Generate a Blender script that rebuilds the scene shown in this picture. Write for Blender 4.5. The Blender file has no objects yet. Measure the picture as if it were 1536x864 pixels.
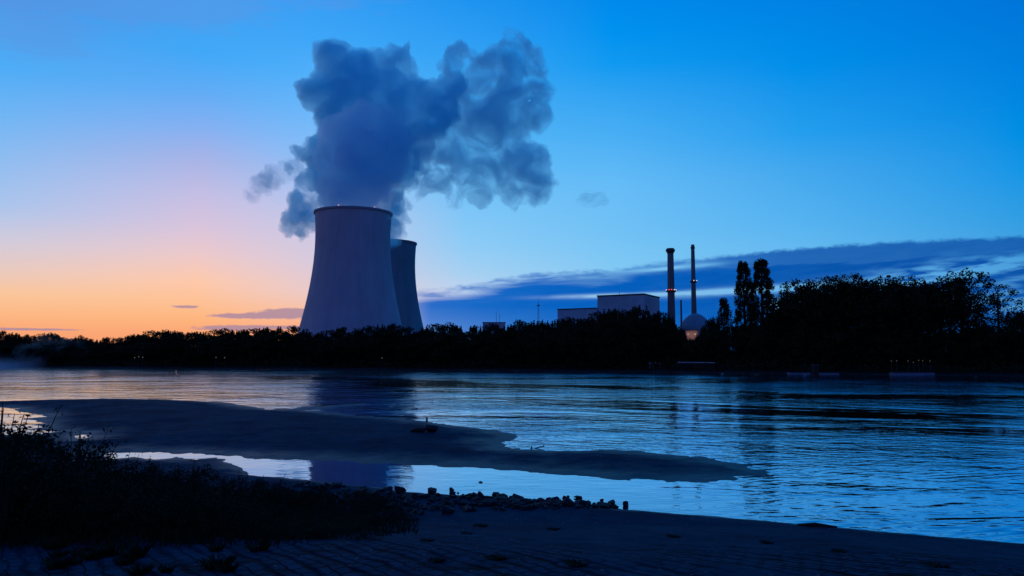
import bpy, bmesh, math, random
import numpy as np
from mathutils import Vector, Matrix, Euler, noise as mnoise

R = math.radians
rng = np.random.default_rng(7)
random.seed(7)
scene = bpy.context.scene
COL = scene.collection

# ------------------------------------------------------------------ camera
W, H, F = 1536.0, 864.0, 1150.0
EYE = Vector((0.0, 0.0, 5.5))
PITCH = R(4.77)
cam_d = bpy.data.cameras.new("camera")
cam = bpy.data.objects.new("camera", cam_d)
COL.objects.link(cam)
cam.location = EYE
cam.rotation_euler = (math.pi / 2 + PITCH, 0, 0)
cam_d.sensor_width = 36.0
cam_d.lens = 36.0 * F / W
cam_d.clip_start = 0.1
cam_d.clip_end = 20000
scene.camera = cam
CP, SP = math.cos(PITCH), math.sin(PITCH)


def ray(px, py):
    a = (px - W / 2) / F
    b = (H / 2 - py) / F
    return Vector((a, CP - b * SP, SP + b * CP))


def on_z(px, py, z=0.0):
    d = ray(px, py)
    t = (z - EYE.z) / d.z
    return EYE + d * t


def at_y(px, py, Y):
    d = ray(px, py)
    return EYE + d * (Y / d.y)


def azel(px, py):
    d = ray(px, py).normalized()
    return math.degrees(math.atan2(d.x, d.y)), math.degrees(math.asin(d.z))


def lin(c):
    out = []
    for v in c:
        v = v / 255.0
        out.append(v / 12.92 if v <= 0.04045 else ((v + 0.055) / 1.055) ** 2.4)
    return tuple(out)


# ------------------------------------------------------------------ object helpers
def tag(o, label=None, cat=None, group=None, kind=None):
    if label: o["label"] = label
    if cat: o["category"] = cat
    if group: o["group"] = group
    if kind: o["kind"] = kind
    return o


def mesh_obj(name, verts, faces, mat=None, parent=None, smooth=False):
    me = bpy.data.meshes.new(name)
    me.from_pydata([tuple(v) for v in verts], [], [tuple(f) for f in faces])
    me.update()
    if mat: me.materials.append(mat)
    if smooth:
        me.polygons.foreach_set("use_smooth", np.ones(len(me.polygons), dtype=bool))
    o = bpy.data.objects.new(name, me)
    COL.objects.link(o)
    if parent: o.parent = parent
    return o


def np_mesh(name, V, Q, mat):
    """Mesh from numpy verts (n,3) and faces (m,k)."""
    me = bpy.data.meshes.new(name)
    V = np.asarray(V, dtype=np.float32); Q = np.asarray(Q, dtype=np.int32)
    m, k = Q.shape
    me.vertices.add(len(V)); me.vertices.foreach_set("co", V.ravel())
    me.loops.add(m * k); me.loops.foreach_set("vertex_index", Q.ravel())
    me.polygons.add(m)
    me.polygons.foreach_set("loop_start", np.arange(0, m * k, k, dtype=np.int32))
    me.update(calc_edges=True)
    me.validate()
    if mat: me.materials.append(mat)
    return me


def link(name, me, parent=None):
    o = bpy.data.objects.new(name, me)
    COL.objects.link(o)
    if parent: o.parent = parent
    return o


def bm_obj(name, bm, mat, parent=None, smooth=False):
    me = bpy.data.meshes.new(name)
    bm.normal_update()
    bm.to_mesh(me); bm.free()
    me.materials.append(mat)
    if smooth:
        me.polygons.foreach_set("use_smooth", np.ones(len(me.polygons), dtype=bool))
    return link(name, me, parent)


def empty(name, loc=(0, 0, 0), rz=0.0):
    o = bpy.data.objects.new(name, None)
    o.empty_display_size = 0.5
    o.location = loc
    o.rotation_euler = (0, 0, rz)
    COL.objects.link(o)
    return o


def copy_tree(o, parent=None):
    c = o.copy(); COL.objects.link(c)
    if parent is not None: c.parent = parent
    for ch in list(o.children):
        copy_tree(ch, c)
    return c


def add_box(bm, lo, hi, bevel=0.0):
    r = bmesh.ops.create_cube(bm, size=1.0)
    vs = r["verts"]
    for v in vs:
        v.co = Vector([(lo[i] + hi[i]) / 2 + v.co[i] * (hi[i] - lo[i]) for i in range(3)])
    if bevel:
        es = list({e for v in vs for e in v.link_edges})
        bmesh.ops.bevel(bm, geom=es, offset=bevel, segments=2, affect='EDGES')


def tube(bm, pts, radii, n=8, cap=True):
    rings = []
    for i, p in enumerate(pts):
        p = Vector(p)
        d = (Vector(pts[min(i + 1, len(pts) - 1)]) - Vector(pts[max(i - 1, 0)])).normalized()
        u = d.orthogonal().normalized(); w = d.cross(u)
        rings.append([bm.verts.new(p + (u * math.cos(a) + w * math.sin(a)) * radii[i])
                      for a in [2 * math.pi * k / n for k in range(n)]])
    for a, b in zip(rings[:-1], rings[1:]):
        for k in range(n):
            bm.faces.new((a[k], a[(k + 1) % n], b[(k + 1) % n], b[k]))
    if cap:
        bm.faces.new(rings[0][::-1]); bm.faces.new(rings[-1])


def lathe(bm, prof, n=48, cap_top=False, cap_bottom=False):
    rings = []
    for r, z in prof:
        rings.append([bm.verts.new((r * math.cos(2 * math.pi * k / n), r * math.sin(2 * math.pi * k / n), z)) for k in range(n)])
    for a, b in zip(rings[:-1], rings[1:]):
        for k in range(n):
            bm.faces.new((a[k], a[(k + 1) % n], b[(k + 1) % n], b[k]))
    if cap_bottom: bm.faces.new(rings[0][::-1])
    if cap_top: bm.faces.new(rings[-1])


# ------------------------------------------------------------------ node helpers
class NT:
    def __init__(self, tree):
        self.t = tree

    def n(self, kind, **kw):
        nd = self.t.nodes.new(kind)
        for k, v in kw.items(): setattr(nd, k, v)
        return nd

    def put(self, sock, v):
        if v is None: return
        if hasattr(v, "is_output"): self.t.links.new(v, sock)
        else: sock.default_value = v

    def m(self, op, a, b=None, c=None, clamp=False):
        nd = self.n("ShaderNodeMath", operation=op, use_clamp=clamp)
        for i, v in enumerate((a, b, c)): self.put(nd.inputs[i], v)
        return nd.outputs[0]

    def vm(self, op, a, b=None):
        nd = self.n("ShaderNodeVectorMath", operation=op)
        self.put(nd.inputs[0], a)
        if b is not None:
            if op == "SCALE": self.put(nd.inputs[3], b)
            else: self.put(nd.inputs[1], b)
        return nd.outputs[0]

    def mapr(self, v, a, b, c=0.0, d=1.0, smooth=False):
        nd = self.n("ShaderNodeMapRange", interpolation_type='SMOOTHSTEP' if smooth else 'LINEAR')
        nd.clamp = True
        for i, x in enumerate((v, a, b, c, d)): self.put(nd.inputs[i], x)
        return nd.outputs[0]

    def mix(self, f, a, b, blend='MIX'):
        nd = self.n("ShaderNodeMix", data_type='RGBA', blend_type=blend)
        self.put(nd.inputs[0], f)
        for s, v in ((nd.inputs[6], a), (nd.inputs[7], b)):
            if isinstance(v, tuple) and len(v) == 3: v = (*v, 1.0)
            self.put(s, v)
        return nd.outputs[2]

    def ramp(self, f, stops, interp='LINEAR'):
        nd = self.n("ShaderNodeValToRGB")
        r = nd.color_ramp; r.interpolation = interp
        while len(r.elements) < len(stops): r.elements.new(0.5)
        for e, (p, c) in zip(r.elements, stops):
            e.position = p
        for e, (p, c) in zip(r.elements, stops):
            e.color = (*c, 1.0) if len(c) == 3 else c
        self.put(nd.inputs[0], f)
        return nd.outputs[0]

    def noise(self, vec, scale, detail=3.0, rough=0.5, dist=0.0, typ='FBM'):
        nd = self.n("ShaderNodeTexNoise", noise_dimensions='3D', noise_type=typ)
        self.put(nd.inputs["Vector"], vec)
        nd.inputs["Scale"].default_value = scale
        nd.inputs["Detail"].default_value = detail
        nd.inputs["Roughness"].default_value = rough
        nd.inputs["Distortion"].default_value = dist
        return nd.outputs[0]

    def comb(self, x, y, z):
        nd = self.n("ShaderNodeCombineXYZ")
        for i, v in enumerate((x, y, z)): self.put(nd.inputs[i], v)
        return nd.outputs[0]

    def sep(self, v):
        nd = self.n("ShaderNodeSeparateXYZ"); self.put(nd.inputs[0], v)
        return nd.outputs


def material(name):
    m = bpy.data.materials.new(name); m.use_nodes = True
    nt = NT(m.node_tree)
    bs = m.node_tree.nodes["Principled BSDF"]
    return m, nt, bs


def simple_mat(name, col, rough=0.8, var=0.25, scale=2.0, bump=0.0, spec=0.3):
    m, nt, bs = material(name)
    tc = nt.n("ShaderNodeTexCoord")
    f = nt.noise(tc.outputs["Object"], scale, 4.0, 0.6)
    f = nt.mapr(f, 0.3, 0.7)
    dk = tuple(c * (1 - var) for c in col); lt = tuple(c * (1 + var) for c in col)
    nt.put(bs.inputs["Base Color"], nt.mix(f, dk, lt))
    bs.inputs["Roughness"].default_value = rough
    bs.inputs["Specular IOR Level"].default_value = spec
    if bump:
        b = nt.n("ShaderNodeBump"); b.inputs["Strength"].default_value = bump; b.inputs["Distance"].default_value = 0.1
        nt.put(b.inputs["Height"], f)
        nt.put(bs.inputs["Normal"], b.outputs[0])
    return m


def emit_mat(name, col, strength):
    m, nt, bs = material(name)
    bs.inputs["Base Color"].default_value = (0.05, 0.05, 0.05, 1)
    bs.inputs["Emission Color"].default_value = (*col, 1)
    bs.inputs["Emission Strength"].default_value = strength
    return m


# ------------------------------------------------------------------ world: dusk sky
world = bpy.data.worlds.new("World"); scene.world = world
world.use_nodes = True
wt = NT(world.node_tree)
bg = world.node_tree.nodes["Background"]
tc = wt.n("ShaderNodeTexCoord")
dx, dy, dz = wt.sep(tc.outputs["Generated"])
az = wt.m("MULTIPLY", wt.m("ARCTAN2", dx, dy), 180 / math.pi)
el = wt.m("MULTIPLY", wt.m("ARCSINE", wt.m("MAXIMUM", dz, 0.0)), 180 / math.pi)
elf = wt.m("DIVIDE", el, 90.0)

SKY = {
    0: [(500, 250, 165, 115), (470, 253, 184, 134), (440, 250, 198, 155), (400, 230, 202, 195), (360, 208, 203, 220),
        (310, 172, 197, 236), (250, 148, 190, 240), (180, 115, 182, 244), (100, 78, 172, 246), (30, 76, 160, 238), (0, 76, 152, 232)],
    300: [(505, 250, 162, 115), (480, 254, 180, 124), (455, 254, 192, 146), (420, 254, 201, 172), (380, 236, 201, 203),
          (340, 217, 196, 220), (290, 196, 190, 228), (240, 168, 180, 230), (190, 132, 176, 242), (140, 98, 172, 245), (80, 64, 168, 248), (0, 66, 160, 242)],
    480: [(505, 250, 165, 125), (470, 250, 190, 160), (440, 235, 202, 200), (390, 215, 202, 222), (330, 196, 200, 232),
          (280, 165, 195, 242), (230, 135, 190, 248), (180, 112, 185, 250), (120, 85, 177, 250), (60, 62, 166, 248), (0, 52, 158, 245)],
    700: [(500, 215, 200, 222), (440, 190, 212, 240), (410, 166, 208, 242), (370, 143, 204, 246), (320, 126, 198, 247),
          (250, 98, 188, 248), (180, 76, 176, 246), (100, 55, 165, 246), (50, 44, 156, 243), (0, 30, 148, 240)],
    920: [(490, 160, 200, 232), (400, 128, 200, 244), (350, 114, 193, 245), (280, 102, 188, 247), (200, 72, 174, 244),
          (100, 18, 154, 241), (50, 0, 146, 240), (0, 0, 138, 236)],
    1200: [(490, 115, 182, 236), (370, 98, 184, 240), (330, 85, 178, 240), (260, 68, 168, 238), (200, 36, 158, 238),
           (100, 0, 143, 234), (0, 0, 130, 228)],
    1536: [(490, 90, 165, 222), (400, 78, 162, 222), (330, 48, 157, 227), (260, 22, 150, 230), (200, 0, 142, 228),
           (100, 0, 128, 224), (0, 0, 118, 218)],
}
ZEN = (0.001, 0.062, 0.36)
cols = []
for px, rows in SKY.items():
    stops = []
    for (py, r, g, b) in rows:
        stops.append((max(0.0, azel(px, py)[1] / 90.0), lin((r, g, b))))
    stops.sort(key=lambda s: s[0])
    top = stops[-1]
    stops.append((0.42, tuple(0.55 * a + 0.45 * z for a, z in zip(top[1], ZEN))))
    stops.append((0.75, ZEN))
    cols.append((azel(px, 260)[0], wt.ramp(elf, stops)))
back = wt.ramp(elf, [(0.0, (0.11, 0.105, 0.34)), (0.1, (0.10, 0.105, 0.36)), (0.2, (0.05, 0.10, 0.40)), (0.42, (0.008, 0.075, 0.38)), (0.75, ZEN)])
c = cols[0][1]
for (a0, _), (a1, r1) in zip(cols[:-1], cols[1:]):
    c = wt.mix(wt.mapr(az, a0, a1), c, r1)
aaz = wt.m("ABSOLUTE", az)
c = wt.mix(wt.mapr(aaz, 42.0, 125.0, smooth=True), c, back)

# clouds: noise stretched along the horizon
sv = wt.comb(wt.m("MULTIPLY", az, 0.10), wt.m("MULTIPLY", wt.m("SUBTRACT", el, wt.m("MULTIPLY", az, 0.045)), 0.9), 3.3)
n1 = wt.noise(sv, 1.0, 5.0, 0.55, 0.6)
sv2 = wt.comb(wt.m("MULTIPLY", az, 0.42), wt.m("MULTIPLY", wt.m("SUBTRACT", el, wt.m("MULTIPLY", az, 0.06)), 2.2), 8.1)
n2 = wt.noise(sv2, 1.0, 4.0, 0.5, 0.25)
sv3 = wt.comb(wt.m("MULTIPLY", az, 1.4), wt.m("MULTIPLY", el, 3.0), 1.7)
n3 = wt.noise(sv3, 1.0, 5.0, 0.6, 0.4)

edge_px = [(590, 440), (640, 433), (700, 427), (760, 415), (800, 408), (870, 405), (930, 402), (1000, 389), (1060, 386),
           (1140, 377), (1250, 367), (1350, 361), (1450, 357), (1536, 353), (1700, 344)]
es = []
for px, py in edge_px:
    a, e = azel(px, py)
    es.append((max(0, min(1, (a + 15) / 60.0)), (e / 20.0,) * 3))
azn = wt.mapr(az, -15.0, 45.0)
top_el = wt.m("MULTIPLY", wt.ramp(azn, es), 20.0)
depth = wt.m("SUBTRACT", top_el, el)                     # how far below the cloud's upper edge, degrees
depth_n = wt.m("ADD", depth, wt.m("MULTIPLY", wt.m("SUBTRACT", n3, 0.5), 0.55))
body = wt.mapr(depth_n, -0.08, 0.28, smooth=True)
thin = wt.mapr(wt.m("ADD", depth, wt.m("MULTIPLY", wt.m("SUBTRACT", n1, 0.5), 2.4)), 0.15, 1.25, smooth=True)
west_thin = wt.mapr(az, 8.0, 16.0)                       # the thin torn edge is on the side of the sunset
opac = wt.m("MAXIMUM", wt.mapr(n2, 0.36, 0.60, 0.12, 0.75), wt.m("MAXIMUM", thin, wt.m("MULTIPLY", west_thin, 0.9)))
cloud = wt.m("MULTIPLY", wt.m("MULTIPLY", body, opac), wt.mapr(az, azel(560, 450)[0], azel(650, 450)[0], smooth=True))


def blob(px, py, wx, wy, slope=0.0):
    """Soft streak centred on a pixel's direction: half widths in px, slope in px/px."""
    a, e = azel(px, py)
    da = wt.m("SUBTRACT", az, a)
    de = wt.m("SUBTRACT", wt.m("SUBTRACT", el, e), wt.m("MULTIPLY", da, -slope))
    k = 20.0
    u = wt.m("DIVIDE", da, wx / k); v = wt.m("DIVIDE", de, wy / k)
    s = wt.m("ADD", wt.m("MULTIPLY", u, u), wt.m("MULTIPLY", v, v))
    return wt.m("POWER", 2.718, wt.m("MULTIPLY", s, -1.0))


def total(bs):
    t = bs[0]
    for b in bs[1:]: t = wt.m("ADD", t, b)
    return t


gaps = total([blob(1090, 437, 95, 5.0, -0.045), blob(1220, 430, 60, 5.5, -0.05), blob(930, 443, 90, 3.0, -0.02),
              blob(1010, 402, 60, 3.0, -0.07), blob(1168, 458, 16, 9)])
rgap = total([blob(1420, 408, 90, 13, -0.05), blob(1530, 396, 70, 12, 0.0), blob(1350, 424, 55, 8, -0.06),
              blob(1540, 430, 45, 12, 0.0), blob(1500, 455, 50, 10, 0.1)])
gap = wt.m("ADD", wt.m("MULTIPLY", gaps, wt.mapr(n2, 0.30, 0.52, 0.65, 1.1)), wt.m("MULTIPLY", rgap, wt.mapr(n2, 0.40, 0.62, 0.0, 0.95)))
cloud = wt.m("MULTIPLY", cloud, wt.m("SUBTRACT", 1.0, wt.m("MINIMUM", gap, 0.92)), clamp=True)
cl_col = wt.ramp(azn, [(0.0, lin((70, 120, 205))), (0.2, lin((22, 104, 198))), (0.30, lin((2, 96, 192))), (0.42, lin((2, 92, 186))), (0.62, lin((6, 84, 172))), (0.95, lin((14, 84, 168)))])
cl_low = wt.ramp(azn, [(0.0, lin((120, 150, 220))), (0.25, lin((48, 118, 202))), (0.45, lin((14, 100, 190))), (0.95, lin((10, 84, 168)))])
cl_col = wt.mix(wt.mapr(el, 1.7, 3.4), cl_low, cl_col)
cl_col = wt.mix(wt.mapr(n2, 0.35, 0.7, 0.0, 0.22), cl_col, wt.mix(0.35, cl_col, lin((60, 140, 215))))
c = wt.mix(cloud, c, cl_col)

lowc = total([blob(425, 473, 75, 5.5, -0.015), blob(360, 474, 34, 2.6), blob(345, 492, 50, 4.5), blob(440, 466, 40, 4),
              blob(440, 491, 60, 3.0), blob(278, 460, 20, 2.4), blob(45, 494, 60, 2.0)])
lowc = wt.m("MULTIPLY", wt.mapr(wt.m("ADD", lowc, wt.m("MULTIPLY", wt.m("SUBTRACT", n3, 0.5), 1.0)), 0.30, 0.75, smooth=True), 0.85)
c = wt.mix(lowc, c, wt.ramp(azn, [(0.0, lin((168, 136, 160))), (0.1, lin((120, 130, 190)))]))
hic = total([blob(70, -10, 120, 42, -0.05), blob(215, 8, 85, 22, 0.05), blob(330, 10, 70, 28), blob(480, -10, 120, 26), blob(55, 60, 60, 26)])
hic = wt.m("MULTIPLY", wt.mapr(wt.m("ADD", hic, wt.m("MULTIPLY", wt.m("SUBTRACT", n2, 0.5), 1.6)), 0.25, 1.1, smooth=True), 0.4)
c = wt.mix(hic, c, lin((92, 148, 224)))

nish = wt.n("ShaderNodeTexSky", sky_type='NISHITA')
nish.sun_disc = False; nish.sun_elevation = R(1.0); nish.sun_rotation = R(-24.0)
SKYGAIN = 1.0
c = wt.mix(1.0, c, wt.mix(1.0, nish.outputs[0], (0.00004,) * 3, 'MULTIPLY'), 'ADD')
wt.put(bg.inputs["Color"], c)
bg.inputs["Strength"].default_value = SKYGAIN

sun_d = bpy.data.lights.new("sun", 'SUN'); sun_d.energy = 0.02; sun_d.angle = R(3.0); sun_d.color = (1.0, 0.62, 0.38)
sun = bpy.data.objects.new("sun", sun_d); COL.objects.link(sun)
sd = Vector((math.sin(R(-24)) * math.cos(R(1)), math.cos(R(-24)) * math.cos(R(1)), math.sin(R(1))))
sun.rotation_euler = sd.to_track_quat('Z', 'Y').to_euler()

# ------------------------------------------------------------------ terrain
def seg_sdf(P, poly):
    """Signed distance (positive inside) of points P (n,2) to a closed polygon."""
    poly = np.asarray(poly, float); n = len(poly)
    d2 = np.full(len(P), 1e18); inside = np.zeros(len(P), bool)
    for i in range(n):
        a, b = poly[i], poly[(i + 1) % n]
        e = b - a; w = P - a
        t = np.clip((w @ e) / max(e @ e, 1e-12), 0, 1)
        q = w - t[:, None] * e
        d2 = np.minimum(d2, (q * q).sum(1))
        c1 = (P[:, 1] >= a[1]) != (P[:, 1] >= b[1])
        if abs(e[1]) > 1e-12:
            xi = a[0] + (P[:, 1] - a[1]) * e[0] / e[1]
            inside ^= c1 & (P[:, 0] < xi)
    d = np.sqrt(d2)
    return np.where(inside, d, -d)


_NT = {}


def vnoise(P, scale, seed=0, oct=3):
    """Value noise on (n,2) points, about -1..1."""
    out = np.zeros(len(P)); amp = 1.0; tot = 0
    for o in range(oct):
        r = np.random.default_rng(seed * 101 + o)
        T = _NT.setdefault((seed, o), None)
        if T is None: T = _NT[(seed, o)] = r.uniform(-1, 1, (256, 256))
        q = P * scale * (2 ** o) + 1000.0
        i = np.floor(q).astype(int); f = q - i; f = f * f * (3 - 2 * f)
        x0, y0 = i[:, 0] % 256, i[:, 1] % 256; x1, y1 = (x0 + 1) % 256, (y0 + 1) % 256
        v = (T[x0, y0] * (1 - f[:, 0]) + T[x1, y0] * f[:, 0]) * (1 - f[:, 1]) + (T[x0, y1] * (1 - f[:, 0]) + T[x1, y1] * f[:, 0]) * f[:, 1]
        out += amp * v; tot += amp; amp *= 0.5
    return out / tot


def ground_poly(pts):
    return [tuple(on_z(px, py)[:2]) for px, py in pts]


BAR = ground_poly([(-260, 606), (-60, 604), (60, 600), (160, 598), (250, 599), (330, 603), (375, 610), (415, 615), (455, 616), (500, 619), (560, 625),
                   (620, 630), (700, 640), (745, 645), (783, 653), (774, 658), (757, 663), (763, 669), (792, 674), (830, 675),
                   (900, 675), (960, 677), (1020, 683), (1080, 691), (1130, 697), (1158, 708), (1150, 714), (1100, 719), (1040, 724),
                   (960, 721), (860, 714), (780, 708), (700, 702), (620, 698), (540, 695), (460, 691), (380, 689), (345, 685),
                   (300, 690), (200, 700), (100, 690), (0, 680), (-260, 660)])
SPIT = ground_poly([(400, 615), (455, 611), (520, 606), (562, 604.0), (562, 605.0), (520, 608.5), (470, 613), (455, 618)])
BANK = ground_poly([(-700, 655), (-200, 660), (0, 660), (110, 672), (160, 686), (300, 690), (330, 689), (362, 699), (374, 712), (460, 721), (560, 731),
                    (640, 740), (740, 746), (850, 753), (945, 765), (1100, 777), (1300, 795), (1536, 815), (1800, 845)]) + [(60, 6), (420, -60), (420, -400), (-420, -400), (-420, 40)]
INLETS = [ground_poly(p) for p in (
    [(-300, 612), (0, 611), (25, 613), (22, 616), (64, 622), (66, 626), (34, 628), (70, 634), (48, 638), (66, 641), (40, 644), (92, 647), (60, 652), (-300, 656)],
    [(113, 657), (118, 651), (133, 649), (131, 654), (118, 660)],
    [(148, 682), (158, 676), (190, 680), (225, 679), (262, 681), (285, 679), (318, 682), (334, 685), (300, 688), (262, 686), (235, 689), (200, 686), (170, 689)],
    [(332, 685), (350, 686), (372, 690), (372, 697), (350, 693)],
)]


def land_height(P):
    wob = vnoise(P, 0.55, 3, 3) * 0.30 + vnoise(P, 2.2, 4, 2) * 0.16 + vnoise(P, 0.2, 17, 2) * 0.25
    amp = np.clip(P[:, 1] / 40.0, 0.35, 1.6)
    wob = wob * amp
    dbar = np.maximum(seg_sdf(P, BAR), seg_sdf(P, SPIT) * 0.5) + wob * 0.8
    dbank = seg_sdf(P, BANK) + wob * 0.55
    hb = np.minimum(0.05 * dbar, 0.42 + 0.10 * vnoise(P, 0.09, 5, 3))
    hb = np.where(dbar < 0, 0.09 * dbar, hb)
    plane = 3.9 - 0.15 * P[:, 1] - 0.012 * P[:, 0]
    hk = np.minimum(0.16 * dbank, np.maximum(0.34 + 0.06 * vnoise(P, 0.3, 6, 3), plane))
    hk = np.minimum(hk, 4.2)
    h = np.maximum(hb, hk)
    for poly in INLETS:
        di = seg_sdf(P, poly) + vnoise(P, 0.9, 9, 3) * 0.5
        h = np.minimum(h, np.where(di > 0, -0.06 - 0.05 * np.minimum(di, 3.0), 0.02 - 0.06 * di))
    h = np.maximum(h, -1.5)
    tip = np.clip((P[:, 0] - 9.0) / 8.0, 0, 1) * (P[:, 1] > 28)
    h += tip * vnoise(P * np.array([0.5, 1.6]), 1.2, 11, 3) * 0.12 * (h > -0.3)
    h += vnoise(P, 1.1, 12, 3) * np.where(P[:, 1] > 29, 0.042, 0.02) + vnoise(P, 4.0, 13, 2) * 0.012
    return h


def spaced(knots):
    out = [knots[0][0]]
    for (a, s0), (b, s1) in zip(knots[:-1], knots[1:]):
        n = max(1, int(round((b - a) / ((s0 + s1) / 2))))
        t = np.linspace(0, 1, n + 1)[1:]
        # spacing changes linearly along the span
        w = s0 * t + (s1 - s0) * t * t / 2
        out += list(a + (b - a) * w / w[-1])
    return np.array(out)


xs = spaced([(-420, 30), (-110, 3), (-75, 0.55), (-25, 0.22), (18, 0.20), (32, 0.5), (60, 3), (420, 40)])
ys = spaced([(-400, 40), (-20, 4), (7, 0.25), (30, 0.16), (50, 0.30), (95, 0.55), (110, 3)])
GX, GY = np.meshgrid(xs, ys, indexing='ij')
P2 = np.stack([GX.ravel(), GY.ravel()], 1)
HZ = land_height(P2)
nx_, ny_ = len(xs), len(ys)
HG = HZ.reshape(nx_, ny_)
V = np.column_stack([P2, HZ])
I = (np.arange(nx_ - 1)[:, None] * ny_ + np.arange(ny_ - 1)[None, :]).ravel()
Q = np.column_stack([I, I + ny_, I + ny_ + 1, I + 1])

gm, g, gb = material("dark_river_sand")
geo = g.n("ShaderNodeNewGeometry")
pos = geo.outputs["Position"]
gx, gy, gz = g.sep(pos)
rot = g.n("ShaderNodeMapping"); rot.inputs["Rotation"].default_value = (0, 0, R(55.0))
g.put(rot.inputs["Vector"], g.vm("ADD", pos, g.vm("SCALE", g.comb(0.0, g.noise(pos, 0.9, 4.0), 0.0), 0.7)))
brick = g.n("ShaderNodeTexBrick")
g.put(brick.inputs["Vector"], g.comb(g.sep(rot.outputs[0])[0], g.sep(rot.outputs[0])[1], 0.0))
brick.inputs["Scale"].default_value = 1.0
brick.inputs["Brick Width"].default_value = 0.42
brick.inputs["Row Height"].default_value = 0.30
brick.inputs["Mortar Size"].default_value = 0.03
brick.inputs["Mortar Smooth"].default_value = 0.7
brick.inputs["Color1"].default_value = (1, 1, 1, 1); brick.inputs["Color2"].default_value = (0.7, 0.7, 0.7, 1)
brick.inputs["Mortar"].default_value = (0, 0, 0, 1)
rowv = g.m("FRACT", g.m("DIVIDE", g.sep(rot.outputs[0])[1], 0.60))
groove = g.m("MULTIPLY", g.mapr(g.m("ABSOLUTE", g.m("SUBTRACT", rowv, 0.5)), 0.30, 0.47, smooth=True), g.mapr(g.noise(pos, 0.8, 4.0, 0.6), 0.36, 0.52, 0.25, 1.0))
big = g.noise(pos, 0.22, 4.0, 0.6)
med = g.noise(pos, 1.3, 5.0, 0.65)
fine = g.noise(pos, 14.0, 4.0, 0.7)
# paving shows above the sand that the river has washed over its foot
pave = g.m("MULTIPLY", g.mapr(gz, 0.95, 1.75, smooth=True), g.mapr(g.m("ADD", big, g.m("MULTIPLY", g.m("MULTIPLY", gx, -1), 0.012)), 0.30, 0.56, smooth=True))
sandcol = g.mix(g.mapr(med, 0.3, 0.7), (0.007, 0.034, 0.053), (0.018, 0.068, 0.096))
sandcol = g.mix(g.mapr(big, 0.42, 0.62, 0.0, 0.6), sandcol, (0.004, 0.016, 0.034))
stone = g.mix(1.0, g.mix(g.mapr(med, 0.3, 0.7), (0.014, 0.046, 0.074), (0.036, 0.084, 0.122)), brick.outputs["Color"], 'MULTIPLY')
stone = g.mix(g.m("MULTIPLY", g.m("MAXIMUM", g.m("MULTIPLY", brick.outputs["Fac"], 0.45), groove), 0.85), stone, (0.004, 0.010, 0.016))
moss = g.mapr(g.noise(g.vm("MULTIPLY", pos, (0.8, 1.3, 1.0)), 1.1, 5.0, 0.7), 0.54, 0.66, smooth=True)
moss = g.m("MULTIPLY", moss, g.mapr(gz, 0.7, 1.2))
col = g.mix(pave, sandcol, stone)
col = g.mix(g.m("MULTIPLY", moss, 0.8), col, (0.008, 0.012, 0.008))
peb = g.n("ShaderNodeTexVoronoi"); g.put(peb.inputs["Vector"], pos); peb.inputs["Scale"].default_value = 7.0
pebm = g.mapr(peb.outputs["Color"], 0.72, 0.80)
pebc = g.m("MULTIPLY", g.mapr(peb.outputs["Distance"], 0.22, 0.30, 1.0, 0.0), g.mapr(g.sep(peb.outputs["Color"])[0], 0.90, 0.93))
col = g.mix(g.m("MULTIPLY", pebc, 0.7), col, (0.16, 0.16, 0.17))
wetz = g.m("ADD", gz, g.m("MULTIPLY", g.m("SUBTRACT", g.noise(pos, 0.45, 5.0, 0.65), 0.5), 0.22))
wet = g.mapr(wetz, 0.05, 0.17, 1.0, 0.0)
tide = g.m("MULTIPLY", g.mapr(g.m("ABSOLUTE", g.m("SUBTRACT", g.m("FRACT", g.m("MULTIPLY", wetz, 6.5)), 0.5)), 0.0, 0.16, 1.0, 0.0), g.mapr(fine, 0.45, 0.6))
col = g.mix(g.m("MULTIPLY", tide, 0.55), col, (0.004, 0.010, 0.016))
col = g.mix(g.m("MULTIPLY", wet, 0.55), col, (0.008, 0.010, 0.014))
g.put(gb.inputs["Base Color"], col)
g.put(gb.inputs["Roughness"], g.mapr(wet, 0, 1, 0.9, 0.55))
g.put(gb.inputs["Specular IOR Level"], g.mapr(wet, 0.0, 1.0, 0.03, 0.3))
hgt = g.m("ADD", g.m("MULTIPLY", g.m("SUBTRACT", g.m("MULTIPLY", g.m("SUBTRACT", 1.0, brick.outputs["Fac"]), 0.03), g.m("MULTIPLY", groove, 0.11)), pave),
          g.m("ADD", g.m("MULTIPLY", med, 0.05), g.m("MULTIPLY", fine, 0.016)))
bp = g.n("ShaderNodeBump"); bp.inputs["Strength"].default_value = 1.0; bp.inputs["Distance"].default_value = 1.0
g.put(bp.inputs["Height"], hgt); g.put(gb.inputs["Normal"], bp.outputs[0])

me = np_mesh("riverbank_ground", V, Q, gm)
me.polygons.foreach_set("use_smooth", np.ones(len(me.polygons), dtype=bool))
bank = link("riverbank_ground", me)
tag(bank, "dark sandy river bank with a paved ramp and a long low sand bar", "ground", kind="structure")


def ground_z(x, y):
    i = min(max(int(np.searchsorted(xs, x)) - 1, 0), nx_ - 2); j = min(max(int(np.searchsorted(ys, y)) - 1, 0), ny_ - 2)
    u_ = (x - xs[i]) / (xs[i + 1] - xs[i]); v_ = (y - ys[j]) / (ys[j + 1] - ys[j])
    G = HG
    return float((G[i, j] * (1 - u_) + G[i + 1, j] * u_) * (1 - v_) + (G[i, j + 1] * (1 - u_) + G[i + 1, j + 1] * u_) * v_)


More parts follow.
